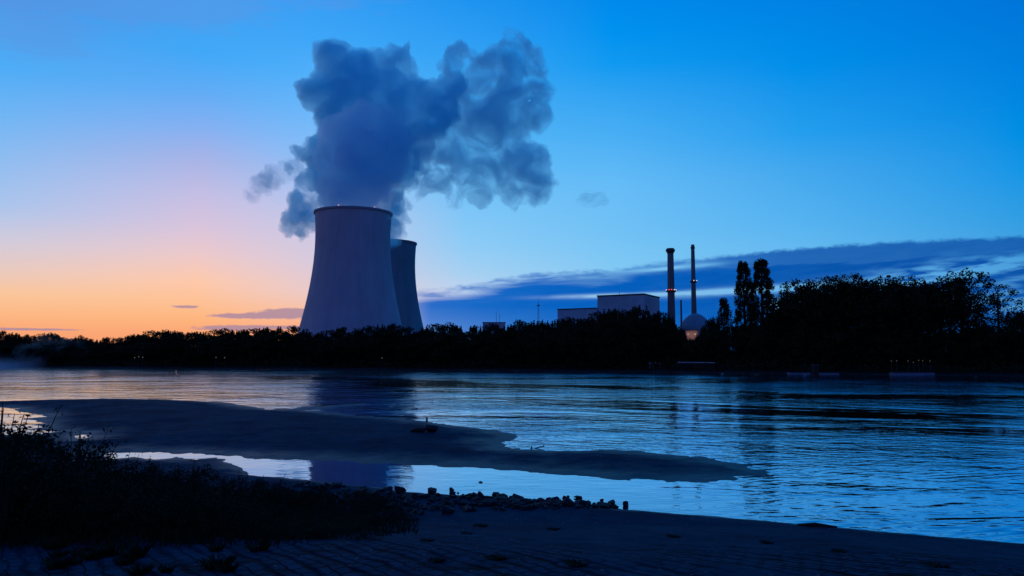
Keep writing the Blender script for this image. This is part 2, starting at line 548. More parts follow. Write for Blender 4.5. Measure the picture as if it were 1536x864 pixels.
# far bank
SHORE = [(0, 549.0), (100, 551), (200, 552.3), (400, 553.3), (600, 554.5), (800, 556), (1000, 558.2), (1200, 561), (1350, 562.5), (1536, 563.5)]
shore = [tuple(on_z(px, py)[:2]) for px, py in SHORE]
shore_full = [(-9000, 900), (-3000, 520), (-900, 380), (-420, 335)] + shore + [(260, 158), (500, 140), (1500, 110), (9000, 60)]
sx = np.array([p[0] for p in shore_full]); sy = np.array([p[1] for p in shore_full])


def shore_y(x):
    return float(np.interp(x, sx, sy))


fx = np.concatenate([np.linspace(-9000, -420, 14)[:-1], np.linspace(-420, 300, 361), np.linspace(300, 9000, 14)[1:]])
offs = np.array([-14, -3, -0.5, 0.8, 2.5, 5, 9, 16, 40, 120, 400, 1200, 4000, 11000.0])
hts = np.array([-1.5, -0.5, -0.1, 0.14, 0.35, 0.7, 1.3, 2.0, 2.3, 2.4, 2.4, 2.4, 2.4, 2.4])
FX, FO = np.meshgrid(fx, offs, indexing='ij')
fw = vnoise(np.stack([fx, fx * 0], 1), 0.07, 21, 4) * 3.0
FY = np.interp(fx, sx, sy)[:, None] + fw[:, None] * 0.35 + FO
FZ = np.repeat(hts[None, :], len(fx), 0) + vnoise(np.stack([FX.ravel(), FY.ravel()], 1), 0.2, 22, 3).reshape(FX.shape) * 0.15
V = np.column_stack([FX.ravel(), FY.ravel(), FZ.ravel()])
k = len(offs)
I = (np.arange(len(fx) - 1)[:, None] * k + np.arange(k - 1)[None, :]).ravel()
Q = np.column_stack([I, I + k, I + k + 1, I + 1])
m_far = simple_mat("far_bank_earth", (0.018, 0.020, 0.016), 0.95, 0.4, 0.3)
fb = link("far_bank_ground", np_mesh("far_bank_ground", V, Q, m_far))
tag(fb, "dark wooded far river bank and the plain behind it", "ground", kind="structure")

# water
wm, w, wb = material("river_water")
wgeo = w.n("ShaderNodeNewGeometry"); wp0 = wgeo.outputs["Position"]
wx, wy, wz = w.sep(wp0)
wturn = w.n("ShaderNodeMapping"); wturn.inputs["Rotation"].default_value = (0, 0, R(17.0))
w.put(wturn.inputs["Vector"], w.vm("ADD", wp0, (0.37, 0.21, 0.43))); wp = wturn.outputs[0]
far = w.mapr(wy, 30.0, 58.0, smooth=True)
patch = w.noise(w.vm("MULTIPLY", wp, (0.022, 0.036, 1.0)), 1.0, 4.0, 0.6, 0.8)
patch2 = w.noise(w.vm("MULTIPLY", wp, (0.07, 0.12, 1.0)), 1.0, 4.0, 0.6, 0.6)
patch = w.m("MULTIPLY", w.mapr(patch, 0.40, 0.62, 0.25, 1.5), w.mapr(patch2, 0.35, 0.65, 0.55, 1.5))
near_rip = w.m("MULTIPLY", w.mapr(wx, 0.0, 14.0, 0.12, 0.36, smooth=True), w.mapr(w.noise(w.vm("MULTIPLY", wp0, (0.10, 0.22, 1.0)), 1.0, 4.0, 0.6, 0.5), 0.38, 0.62, 0.45, 1.5))
cdist = w.m("MULTIPLY", w.mapr(wy, 45.0, 170.0, 1.0, 1.9), w.mapr(w.m("DIVIDE", wx, wy), -0.42, 0.05, 0.45, 1.0))
r1 = w.noise(w.vm("MULTIPLY", wp, (0.9, 1.6, 1.0)), 1.0, 3.0, 0.55, 0.3)
r2 = w.noise(w.vm("MULTIPLY", wp, (0.24, 0.36, 1.0)), 1.0, 3.0, 0.5, 0.5)
r3 = w.noise(w.vm("MULTIPLY", wp, (3.0, 5.0, 1.0)), 1.0, 2.0, 0.5)
wave = w.n("ShaderNodeTexWave", wave_type='BANDS', bands_direction='Y')
wmap = w.n("ShaderNodeMapping"); wmap.inputs["Rotation"].default_value = (0, 0, R(-24))
w.put(wmap.inputs["Vector"], wp0); w.put(wave.inputs["Vector"], wmap.outputs[0])
wave.inputs["Scale"].default_value = 0.47; wave.inputs["Distortion"].default_value = 9.0; wave.inputs["Detail"].default_value = 2.0; wave.inputs["Detail Scale"].default_value = 0.6
amp = w.m("ADD", w.m("MULTIPLY", w.m("MULTIPLY", far, patch), 1.0), w.m("MULTIPLY", near_rip, w.m("SUBTRACT", 1.0, far)))
hh = w.m("ADD", w.m("MULTIPLY", r1, 0.055), w.m("ADD", w.m("MULTIPLY", r2, 0.11), w.m("MULTIPLY", r3, 0.008)))
hh = w.m("ADD", hh, w.m("MULTIPLY", w.m("MULTIPLY", wave.outputs[1], w.mapr(wx, 5.0, 12.0)), w.mapr(wy, 20.0, 45.0, 0.028, 0.0)))
hh = w.m("MULTIPLY", w.m("MULTIPLY", hh, amp), cdist)
wbp = w.n("ShaderNodeBump"); wbp.inputs["Strength"].default_value = 1.0; wbp.inputs["Distance"].default_value = 1.0
w.put(wbp.inputs["Height"], hh)
wb.inputs["Base Color"].default_value = (0.001, 0.006, 0.020, 1)
wb.inputs["Roughness"].default_value = 0.04
wb.inputs["IOR"].default_value = 1.33
w.put(wb.inputs["Normal"], wbp.outputs[0])
wgl = w.n("ShaderNodeBsdfGlossy"); w.put(wgl.inputs["Roughness"], w.mapr(wy, 60.0, 190.0, 0.04, 0.11))
wgl.inputs["Color"].default_value = (0.42, 0.74, 1.0, 1); w.put(wgl.inputs["Normal"], wbp.outputs[0])
wfr = w.n("ShaderNodeFresnel"); wfr.inputs["IOR"].default_value = 1.33; w.put(wfr.inputs["Normal"], wbp.outputs[0])
w.put(wgl.inputs["Color"], w.mix(w.mapr(wfr.outputs[0], 0.42, 0.80), (0.40, 0.74, 1.0), (0.96, 0.95, 1.0)))
wmx = w.n("ShaderNodeMixShader"); w.put(wmx.inputs[0], w.mapr(wfr.outputs[0], 0.04, 0.58, 0.08, 1.0))
w.put(wmx.inputs[1], wb.outputs[0]); w.put(wmx.inputs[2], wgl.outputs[0])
w.put(wm.node_tree.get_output_node("CYCLES").inputs["Surface"], wmx.outputs[0])
wo = mesh_obj("river_water", [(-9000, -420, 0), (9000, -420, 0), (9000, 1200, 0), (-9000, 1200, 0)], [(0, 1, 2, 3)], wm)
tag(wo, "broad blue river reflecting the dusk sky", "river", kind="structure")

# ------------------------------------------------------------------ cooling towers
def concrete(name, col, streak=0.22):
    m, nt, bs = material(name)
    t = nt.n("ShaderNodeTexCoord")
    x, y, z = nt.sep(t.outputs["Object"])
    ang = nt.m("ARCTAN2", y, x)
    s1_ = nt.noise(nt.comb(nt.m("MULTIPLY", ang, 16.0), nt.m("MULTIPLY", z, 0.010), 0.0), 1.0, 5.0, 0.65, 0.3)
    s2_ = nt.noise(nt.comb(nt.m("MULTIPLY", ang, 5.0), nt.m("MULTIPLY", z, 0.022), 4.0), 1.0, 4.0, 0.6, 0.6)
    s = nt.m("ADD", nt.m("MULTIPLY", s1_, 0.5), nt.m("MULTIPLY", s2_, 0.5))
    b = nt.noise(t.outputs["Object"], 0.04, 4.0, 0.6)
    lift = nt.m("FRACT", nt.m("MULTIPLY", z, 1 / 7.5))
    line = nt.mapr(nt.m("ABSOLUTE", nt.m("SUBTRACT", lift, 0.5)), 0.46, 0.5, 0.0, 0.10)
    f = nt.m("ADD", nt.m("MULTIPLY", nt.mapr(s, 0.3, 0.7), 0.6), nt.m("MULTIPLY", nt.mapr(b, 0.3, 0.7), 0.4))
    f = nt.m("SUBTRACT", f, line)
    nt.put(bs.inputs["Base Color"], nt.mix(f, tuple(c * (1 - streak) for c in col), tuple(c * (1 + streak) for c in col)))
    bs.inputs["Roughness"].default_value = 0.92
    bs.inputs["Specular IOR Level"].default_value = 0.2
    return m


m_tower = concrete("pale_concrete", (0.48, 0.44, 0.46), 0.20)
m_tower2 = concrete("dark_bluish_concrete", (0.20, 0.29, 0.31), 0.22)  # rear tower: darker and bluer than the front one
m_rim = simple_mat("rim_concrete", (0.30, 0.28, 0.31), 0.9)
m_warn = emit_mat("warning_lamp_glow", (1.0, 0.42, 0.30), 1.1)
m_white_lamp = emit_mat("white_lamp_glow", (1.0, 0.80, 0.72), 1.5)
m_steel = simple_mat("grey_steel", (0.09, 0.09, 0.10), 0.6)


def tower_r(z):
    return 37.0 * math.sqrt(1 + ((z - 120.0) / 97.7) ** 2)


def lamp_mesh(r, mat):
    bm = bmesh.new()
    bmesh.ops.create_icosphere(bm, subdivisions=2, radius=r)
    me = bpy.data.meshes.new("warning_lamp"); bm.to_mesh(me); bm.free(); me.materials.append(mat)
    return me


lamp_me = lamp_mesh(0.55, m_warn)


def cooling_tower(loc, mat, label, lamps, hgt=152.0):
    root = empty("cooling_tower", loc)
    tag(root, label, "cooling tower", "cooling towers")
    bm = bmesh.new()
    zs = [hgt * i / 44 for i in range(45)]
    prof = [(tower_r(z), z) for z in zs]
    inner = [(tower_r(z) - 1.0, z) for z in zs[::-1]]
    lathe(bm, prof + [(tower_r(hgt) - 1.0, hgt)] + inner[1:], 128)
    bm_obj("shell", bm, mat, root, True)
    bm = bmesh.new()
    rt = tower_r(hgt)
    lathe(bm, [(rt + 0.02, hgt - 1.6), (rt + 0.9, hgt - 1.5), (rt + 0.9, hgt + 0.5), (rt - 1.2, hgt + 0.5), (rt - 1.2, hgt - 1.0)], 128)
    bm_obj("rim", bm, m_rim, root)
    for a in lamps:
        l = link("warning_lamp", lamp_me, root)
        l.location = ((rt + 0.3) * math.cos(a), (rt + 0.3) * math.sin(a), hgt + 1.2)
    return root


T1 = at_y(530.5, 312, 765.0); D1 = 765.0
T2 = at_y(580.0, 360, 985.0); D2 = 985.0
H1 = 151.0
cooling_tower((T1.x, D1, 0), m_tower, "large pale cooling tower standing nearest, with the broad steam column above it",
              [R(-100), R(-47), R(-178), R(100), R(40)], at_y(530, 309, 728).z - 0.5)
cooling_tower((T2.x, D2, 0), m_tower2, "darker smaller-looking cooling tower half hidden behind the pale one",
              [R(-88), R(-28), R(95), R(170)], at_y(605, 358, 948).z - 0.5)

# ------------------------------------------------------------------ plant buildings
def panel_mat(name, col, w_, h_):
    m, nt, bs = material(name)
    t = nt.n("ShaderNodeTexCoord")
    x, y, z = nt.sep(t.outputs["Object"])
    f = nt.noise(t.outputs["Object"], 0.08, 4.0, 0.6)
    v = nt.noise(nt.comb(nt.m("MULTIPLY", nt.m("ADD", x, y), 0.35), nt.m("MULTIPLY", z, 0.03), 0.0), 1.0, 3.0)
    ff = nt.m("ADD", nt.m("MULTIPLY", nt.mapr(f, 0.3, 0.7), 0.5), nt.m("MULTIPLY", nt.mapr(v, 0.3, 0.7), 0.5))
    l1 = nt.mapr(nt.m("ABSOLUTE", nt.m("SUBTRACT", nt.m("FRACT", nt.m("DIVIDE", z, h_)), 0.5)), 0.47, 0.5, 0.0, 0.35)
    nt.put(bs.inputs["Base Color"], nt.mix(nt.m("SUBTRACT", ff, l1), tuple(c * 0.75 for c in col), tuple(c * 1.2 for c in col)))
    bs.inputs["Roughness"].default_value = 0.8
    return m


m_clad = panel_mat("grey_cladding", (0.36, 0.52, 0.58), 6.0, 6.0)
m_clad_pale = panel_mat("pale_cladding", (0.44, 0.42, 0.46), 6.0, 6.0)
m_clad_low = panel_mat("blue_grey_cladding", (0.36, 0.52, 0.58), 6.0, 6.0)
m_trim = simple_mat("dark_roof_trim", (0.06, 0.065, 0.07), 0.8)
m_stack = concrete("stack_concrete", (0.17, 0.16, 0.15))
m_dome = concrete("dome_concrete", (0.22, 0.32, 0.36))
m_beige = simple_mat("beige_render", (0.42, 0.33, 0.26), 0.85)


def flat(p, z=0.0):
    return Vector((p.x, p.y, z))


pc = empty("plant_block")
tag(pc, "grey windowless plant block with a tall box and a lower wing beside it", "building")
A = at_y(966, 442, 690); B = at_y(896, 445, 715); C = at_y(989, 447, 735)
hb = A.z
A0, B0, C0 = flat(A), flat(B), flat(C)
D0 = B0 + (C0 - A0)


def prism(bm, foot, z0, z1):
    lo = [bm.verts.new((p.x, p.y, z0)) for p in foot]; hi = [bm.verts.new((p.x, p.y, z1)) for p in foot]
    n = len(foot)
    for i in range(n):
        bm.faces.new((lo[i], lo[(i + 1) % n], hi[(i + 1) % n], hi[i]))
    bm.faces.new(hi); bm.faces.new(lo[::-1])


def inset_foot(foot, d):
    c = sum(foot, Vector((0, 0, 0))) / len(foot)
    return [p + (p - c).normalized() * d for p in foot]


bm = bmesh.new(); prism(bm, [B0, A0, C0, D0], 0, hb)
wall = bm_obj("wall", bm, m_clad, pc)
u = (C0 - A0).normalized(); nrm = Vector((u.y, -u.x, 0))
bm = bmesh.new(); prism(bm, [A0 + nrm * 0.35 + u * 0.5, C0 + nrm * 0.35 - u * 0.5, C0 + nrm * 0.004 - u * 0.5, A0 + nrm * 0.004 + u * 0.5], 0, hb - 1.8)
bm_obj("end_face", bm, m_clad_pale, pc)  # thin slab, paler and pinker than the long walls
bm = bmesh.new(); prism(bm, inset_foot([B0, A0, C0, D0], 0.7), hb + 0.004, hb + 1.2)
bm_obj("roof_edge", bm, m_trim, pc)
# lower wing continues the long face to the west
v = (B0 - A0).normalized()
E = at_y(838, 465, 737); hl = E.z
E0 = B0 + v * ((B0 - Vector((E.x, E.y, 0))).length)
dep = (C0 - A0) * 0.8
off = -(C0 - A0).normalized() * 3.0
bm = bmesh.new(); prism(bm, [E0 + off, B0 + v * 0.01 + off, B0 + v * 0.01 + dep, E0 + dep], 0, hl)
bm_obj("low_wing", bm, m_clad_low, pc)
bm = bmesh.new(); prism(bm, inset_foot([E0 + off, B0 + v * 0.8 + off, B0 + v * 0.8 + dep, E0 + dep], 0.6), hl + 0.004, hl + 0.9)
bm_obj("roof_edge", bm, m_trim, pc)
bm = bmesh.new()
mp = at_y(931, 440, 712)
tube(bm, [(mp.x, 720, hb + 1), (mp.x, 720, hb + 6)], [0.25, 0.12], 6)
bm_obj("roof_mast", bm, m_steel, pc)


def stack(px, ptop, Y, r_top, r_bot, label, rings, flange):
    t = at_y(px, ptop, Y); h = t.z
    root = empty("exhaust_stack", (t.x, Y, 0))
    tag(root, label, "chimney", "exhaust stacks of the plant")
    bm = bmesh.new()
    lathe(bm, [(r_bot, 0), (r_bot + (r_top - r_bot) * 0.5, h * 0.5), (r_top, h), (r_top * 0.8, h), (r_top * 0.8, h - 4)], 32)
    bm_obj("shaft", bm, m_stack, root, True)
    if flange:
        bm = bmesh.new()
        lathe(bm, [(r_top + 0.01, h - 4.0), (r_top * 1.22, h - 3.0), (flange, h - 1.2), (flange, h - 0.6), (r_top * 1.3, h + 0.3), (r_top * 1.2, h + 0.9), (r_top * 0.78, h + 0.9), (r_top * 0.78, h)], 32)
        bm_obj("cap", bm, m_trim, root)
    for (py, rr, lights) in rings:
        z = at_y(px, py, Y).z
        r_here = r_bot + (r_top - r_bot) * z / h
        bm = bmesh.new()
        lathe(bm, [(r_here + 0.02, z - 1.0), (rr, z - 0.5), (rr, z + 1.0), (rr - 0.2, z + 1.0), (rr - 0.2, z), (r_here + 0.02, z)], 32)
        bm_obj("platform", bm, m_trim, root)
        for a, mat in lights:
            l = link("warning_lamp", lamp_white if mat else lamp_red, root)
            l.location = (rr * math.cos(a), rr * math.sin(a), z + 1.3)
    return root


lamp_red = lamp_mesh(0.46, emit_mat("red_lamp_glow", (1.0, 0.10, 0.05), 1.6))
lamp_white = lamp_mesh(0.42, m_white_lamp)
s1 = stack(1005.5, 374, 700, 2.75, 3.9, "thicker exhaust stack with a wide flanged cap and a lit ring platform",
           [(437, 4.5, [(R(-60), True), (R(-95), False), (R(-125), False), (R(-175), True), (R(-5), True), (R(95), False)])], 4.3)
s2 = stack(1039, 367, 780, 1.75, 3.3, "taller slender exhaust stack tapering up beside the dome",
           [(423, 3.4, [(R(-95), True), (R(-10), True)]), (372, 2.2, [])], None)
s3 = stack(1021.5, 450, 690, 0.85, 0.95, "short thin exhaust pipe between the two tall stacks", [], None)
s3["group"] = "exhaust stacks of the plant"

dm = at_y(1043, 470, 740)
dr = empty("reactor_dome", (dm.x, 740, 0))
tag(dr, "grey shallow reactor dome rising above the trees under the slender stack", "building")
bm = bmesh.new()
rd = 16.0; zb = at_y(1043, 491, 740).z
lathe(bm, [(rd, zb - 3), (rd, zb)] + [(rd * q_, zb + (dm.z - zb) * (1 - q_ * q_)) for q_ in (0.97, 0.9, 0.8, 0.7, 0.6, 0.5, 0.4, 0.3, 0.2, 0.1, 0.03)], 48, cap_top=True)
bm_obj("roof", bm, m_dome, dr, True)
bm = bmesh.new()
lathe(bm, [(rd - 0.4, 0), (rd - 0.4, zb - 3.0)], 48)
bm_obj("wall", bm, m_beige, dr, True)

lb = at_y(1036, 496, 705)
hall = empty("annex_building", (lb.x, 705, 0))
tag(hall, "small beige annex below the dome glowing in orange lamp light", "building")
bm = bmesh.new(); add_box(bm, (-4.5, 0, 0), (6.5, 10, lb.z), 0.05)
bm_obj("wall", bm, m_beige, hall)
bm = bmesh.new(); add_box(bm, (-5.0, -0.5, lb.z + 0.003), (7.0, 10.5, lb.z + 0.7), 0.05)
bm_obj("roof", bm, m_trim, hall)
for dxp in (-2.5, 4.0):
    bm = bmesh.new()
    add_box(bm, (dxp - 0.5, -1.1, lb.z - 3.4), (dxp + 0.5, -0.01, lb.z - 2.9), 0.05)
    bm_obj("floodlight", bm, emit_mat("floodlight_glow", (1.0, 0.55, 0.28), 0.9), hall)
pl = bpy.data.lights.new("annex_floodlight", 'POINT'); pl.energy = 750; pl.color = (1.0, 0.50, 0.24); pl.shadow_soft_size = 0.4
po = bpy.data.objects.new("annex_floodlight", pl); COL.objects.link(po); po.location = (lb.x + 1, 698, lb.z - 4)

# small office with masts, lattice mast
ob = at_y(740, 484, 640); ol = at_y(724, 484, 640); orr = at_y(758, 485, 640)
office = empty("site_office", (ob.x, 640, 0))
tag(office, "small pale flat-roofed building just showing above the trees near two thin poles", "building")
bm = bmesh.new(); add_box(bm, (ol.x - ob.x, 0, 0), (orr.x - ob.x, 10, ob.z), 0.05)
bm_obj("wall", bm, m_clad_pale, office)
bm = bmesh.new(); add_box(bm, (ol.x - ob.x - 0.3, -0.3, ob.z + 0.003), (orr.x - ob.x + 0.3, 10.3, ob.z + 0.5), 0.04)
bm_obj("roof", bm, m_trim, office)
for (px, py, lab) in ((744.5, 467, "taller of two thin bare poles behind the small pale building"), (749.5, 470, "shorter of two thin bare poles behind the small pale building")):
    t = at_y(px, py, 655)
    bm = bmesh.new(); tube(bm, [(0, 0, 0), (0, 0, t.z)], [0.28, 0.13], 6)
    o = bm_obj("pole", bm, m_steel); o.location = (t.x, 655, 0)
    tag(o, lab, "pole", "thin poles of the plant")

mt = at_y(807.5, 447, 600)
mast = empty("lattice_mast", (mt.x, 600, 0))
tag(mast, "slim lattice mast with small antennas standing alone beside the plant block", "mast")
bm = bmesh.new(); h = mt.z
for sx_, sy_ in ((-1, -1), (1, -1), (1, 1), (-1, 1)):
    tube(bm, [(sx_ * 1.0, sy_ * 1.0, 0), (sx_ * 0.35, sy_ * 0.35, h - 5)], [0.12, 0.10], 5)
nb = 14
for i in range(nb):
    z0, z1 = (h - 5) * i / nb, (h - 5) * (i + 1) / nb
    a0 = 1.0 - 0.65 * i / nb; a1 = 1.0 - 0.65 * (i + 1) / nb
    for (p, q) in (((-1, -1), (1, -1)), ((1, -1), (1, 1)), ((1, 1), (-1, 1)), ((-1, 1), (-1, -1))):
        tube(bm, [(p[0] * a0, p[1] * a0, z0), (q[0] * a1, q[1] * a1, z1)], [0.06, 0.06], 4)
bm_obj("lattice", bm, m_steel, mast)
bm = bmesh.new(); tube(bm, [(0, 0, h - 6), (0, 0, h)], [0.15, 0.08], 6)
bm_obj("antenna", bm, m_steel, mast)
bm = bmesh.new(); lathe(bm, [(0.2, h - 6.2), (1.25, h - 6.2), (1.25, h - 5.6), (0.2, h - 5.6)], 10); 
bm_obj("platform", bm, m_steel, mast)

# ------------------------------------------------------------------ foliage
def leaf_material(name, dark, light, scale=0.6):
    m, nt, bs = material(name)
    t = nt.n("ShaderNodeTexCoord")
    f = nt.mapr(nt.noise(t.outputs["Object"], scale, 3.0, 0.6), 0.35, 0.65)
    nt.put(bs.inputs["Base Color"], nt.mix(f, dark, light))
    bs.inputs["Roughness"].default_value = 0.75
    bs.inputs["Specular IOR Level"].default_value = 0.06
    return m


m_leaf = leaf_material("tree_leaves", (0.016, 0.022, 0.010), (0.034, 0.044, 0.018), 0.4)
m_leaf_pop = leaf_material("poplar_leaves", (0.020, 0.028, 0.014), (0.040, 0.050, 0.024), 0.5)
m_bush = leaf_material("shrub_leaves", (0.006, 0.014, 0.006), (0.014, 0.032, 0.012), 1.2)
m_grass = leaf_material("bank_grass", (0.008, 0.017, 0.007), (0.018, 0.034, 0.014), 0.8)
m_bark = simple_mat("bark", (0.030, 0.025, 0.020), 0.95, 0.3, 1.5)


def leaves_mesh(name, C, size, mat, r, jitter=0.5, aspect=0.6):
    """One quad per centre in C, random orientation, size about `size`."""
    n = len(C)
    a = r.normal(size=(n, 3)); a /= np.linalg.norm(a, axis=1)[:, None]
    b = r.normal(size=(n, 3)); b -= (a * b).sum(1)[:, None] * a; b /= np.linalg.norm(b, axis=1)[:, None]
    s = size * (1 + jitter * r.uniform(-1, 1, n))[:, None] * 0.5
    a = a * s; b = b * s * aspect
    V = np.empty((n, 4, 3)); V[:, 0] = C + a; V[:, 1] = C + b * 0.9 + a * 0.2; V[:, 2] = C - a; V[:, 3] = C - b * 0.9 + a * 0.2
    return np_mesh(name, V.reshape(-1, 3), np.arange(4 * n).reshape(n, 4), mat)


def ball(n, r, hollow=0.4):
    d = r.normal(size=(n, 3)); d /= np.linalg.norm(d, axis=1)[:, None]
    rad = r.uniform(hollow ** 3, 1, n) ** (1 / 3)
    return d * rad[:, None]


def tree_proto(kind, seed):
    """Returns (trunk mesh, crown mesh, height, width)."""
    r = np.random.default_rng(seed)
    cl = []                                                   # clumps: centre, radius
    if kind == "round":
        Ht, Wd = 15.0, 11.0
        for i in range(85):
            d = ball(1, r, 0.55)[0]
            z = 0.54 * Ht + d[2] * 0.40 * Ht
            cl.append(((d[0] * Wd * 0.42, d[1] * Wd * 0.42, z), r.uniform(0.8, 1.7)))
        for i in range(25):
            a = r.uniform(0, 2 * math.pi); q = r.uniform(0.1, 0.42)
            cl.append(((math.cos(a) * Wd * q, math.sin(a) * Wd * q, r.uniform(0.10, 0.35) * Ht), r.uniform(1.0, 1.7)))
        per, size = 75, 0.50
    elif kind == "bushy":
        Ht, Wd = 12.0, 11.0
        for i in range(105):
            d = ball(1, r, 0.5)[0]
            z = 0.48 * Ht + d[2] * 0.46 * Ht
            wz = 0.46 * Wd * (1.0 - 0.25 * max(0, d[2]))
            cl.append(((d[0] * wz, d[1] * wz, z), r.uniform(0.8, 1.6)))
        for i in range(7):                                    # shoots standing clear of the crown
            a = r.uniform(0, 2 * math.pi); q = r.uniform(0.0, 0.3) * Wd
            z = r.uniform(0.88, 0.985) * Ht
            for k_ in range(4): cl.append(((math.cos(a) * q, math.sin(a) * q, z - k_ * 0.45), 0.16 + 0.10 * k_))
        per, size = 75, 0.45
    elif kind == "tall":
        Ht, Wd = 23.0, 13.0
        lobes = [((r.uniform(-0.3, 0.3) * Wd, r.uniform(-0.3, 0.3) * Wd, r.uniform(0.45, 0.86) * Ht), r.uniform(2.6, 3.8)) for _ in range(17)]
        for (c_, rr) in lobes:
            for i in range(13):
                d = ball(1, r, 0.6)[0]
                z = min(c_[2] + d[2] * rr * 0.9, 0.96 * Ht)
                cl.append(((c_[0] + d[0] * rr, c_[1] + d[1] * rr, z), r.uniform(0.7, 1.4)))
        for i in range(34):
            a = r.uniform(0, 2 * math.pi); q = r.uniform(0.05, 0.4) * Wd
            cl.append(((math.cos(a) * q, math.sin(a) * q, r.uniform(0.12, 0.5) * Ht), r.uniform(1.2, 2.2)))
        per, size = 31, 0.50
    elif kind == "poplar":
        Ht, Wd = 27.0, 6.2
        for i in range(430):
            t = r.uniform(0.05, 0.985)
            wz = Wd * 0.5 * (min(1.0, (t + 0.12) * 2.6)) * (1 - max(0, t - 0.45) ** 1.6 * 1.75)
            wz = max(wz, 0.35)
            a = r.uniform(0, 2 * math.pi); q = math.sqrt(r.uniform(0.15, 1.0)) * wz * 0.88
            cl.append(((math.cos(a) * q, math.sin(a) * q, t * Ht), r.uniform(0.32, 0.62)))
        per, size = 105, 0.38
    elif kind == "cone":
        Ht, Wd = 14.0, 8.0
        for i in range(170):
            t = r.uniform(0.05, 0.97) ** 0.9
            wz = Wd * 0.5 * (1 - t) ** 0.8 + 0.3
            a = r.uniform(0, 2 * math.pi); q = math.sqrt(r.uniform(0.1, 1)) * wz
            cl.append(((math.cos(a) * q, math.sin(a) * q, t * Ht), r.uniform(0.35, 0.7)))
        per, size = 60, 0.40
    else:                                                     # airy: open crown, sky between the twigs
        Ht, Wd = 21.0, 9.5
        for i in range(95):
            d = ball(1, r, 0.6)[0]
            cl.append(((d[0] * Wd * 0.46, d[1] * Wd * 0.46, Ht * 0.64 + d[2] * Ht * 0.33), r.uniform(0.5, 1.15)))
        per, size = 40, 0.40
    Cs = []
    for (c_, rr) in cl:
        k_ = max(6, int(per * rr))
        p = ball(k_, r, 0.3) * rr * np.array([1, 1, 1.7 if kind in ("poplar", "cone") else 0.8])
        Cs.append(np.array(c_) + p)
    Cs = np.concatenate(Cs)
    Cs[:, 2] = np.maximum(Cs[:, 2], 0.4)
    crown = leaves_mesh("crown", Cs, size, m_leaf_pop if kind in ("poplar", "cone") else m_leaf, r)
    bm = bmesh.new()
    rt = Ht * 0.018 + 0.06
    pts = []; rad = []
    for i in range(7):
        t = i / 6
        pts.append((r.uniform(-0.02, 0.02) * Wd * t, r.uniform(-0.02, 0.02) * Wd * t, Ht * 0.92 * t)); rad.append(rt * (1 - t) + 0.05)
    tube(bm, pts, rad, 8)
    limbs = {"poplar": 10, "cone": 6, "airy": 22}.get(kind, 14)
    for i in range(limbs):
        c_, rr = cl[int(r.integers(len(cl)))]
        if c_[2] < Ht * 0.25: continue
        zb_ = max(0.12 * Ht, c_[2] - math.hypot(c_[0], c_[1]) * (2.2 if kind == "poplar" else 0.9) - 0.5)
        mid = (c_[0] * 0.55, c_[1] * 0.55, zb_ + (c_[2] - zb_) * 0.45)
        k0 = max(0.07, rt * 0.45 * (1 - zb_ / Ht))
        tube(bm, [(0, 0, zb_), mid, c_], [k0, k0 * 0.65, 0.03], 5)
    me_ = bpy.data.meshes.new("trunk"); bm.normal_update(); bm.to_mesh(me_); bm.free(); me_.materials.append(m_bark)
    Ht = float(np.percentile(Cs[:, 2], 99.3)); Wd = float(np.percentile(np.abs(Cs[:, :2]), 97)) * 2
    return me_, crown, Ht, Wd


PROTO = {"round": [tree_proto("round", s) for s in (11, 12, 13)], "bushy": [tree_proto("bushy", s) for s in (21, 22, 23, 24)],
         "tall": [tree_proto("tall", s) for s in (31, 32, 33)], "poplar": [tree_proto("poplar", s) for s in (41, 42)],
         "cone": [tree_proto("cone", 51)], "airy": [tree_proto("airy", 61)]}
NAME = {"round": "broadleaf_tree", "bushy": "bushy_tree", "tall": "tall_tree", "poplar": "poplar_tree", "cone": "conical_tree", "airy": "open_crowned_tree"}


def plant_tree(kind, i, px, ptop, back, width_px, label, group=None, rz=None):
    """Tree whose top shows at (px, ptop), `back` metres behind the water's edge, crown about width_px wide."""
    Y = 200.0
    for _ in range(8):
        x = at_y(px, ptop, Y).x
        Y = shore_y(x) + back
    top = at_y(px, ptop, Y)
    tr, cr, Ht, Wd = PROTO[kind][i % len(PROTO[kind])]
    z0 = 1.6
    root = empty(NAME[kind], (top.x, Y, z0), random.uniform(0, 6.28) if rz is None else rz)
    sz = (top.z - z0) / Ht
    sxy = width_px * Y / F / Wd
    root.scale = (sxy, sxy, sz)
    link("trunk", tr, root); link("crown", cr, root)
    tag(root, label, "tree", group)
    return root


LINE = [(0, 498), (16, 501), (28, 503), (45, 504), (60, 503), (81, 501), (99, 508), (110, 511), (120, 505), (132, 510), (146, 511), (161, 507),
        (182, 508), (200, 503), (214, 503), (229, 498), (247, 497), (262, 498), (276, 500), (292, 499), (312, 500), (333, 495), (349, 497), (365, 496), (382, 495),
        (398, 493), (416, 492), (439, 491), (458, 496), (478, 500), (497, 497), (513, 492), (536, 495), (556, 491), (575, 489), (588, 487), (604, 491),
        (622, 499), (640, 492), (655, 488), (672, 487), (686, 490), (700, 500), (712, 490), (726, 493), (742, 488), (756, 492), (770, 489), (783, 483), (799, 484),
        (813, 483), (824, 487), (831, 491), (843, 481), (856, 479), (873, 480), (886, 479), (899, 471), (912, 467), (924, 466), (938, 469), (953, 462), (972, 470), (990, 471),
        (1001, 474), (1010, 484), (1062, 482), (1070, 478), (1162, 466), (1176, 447)]


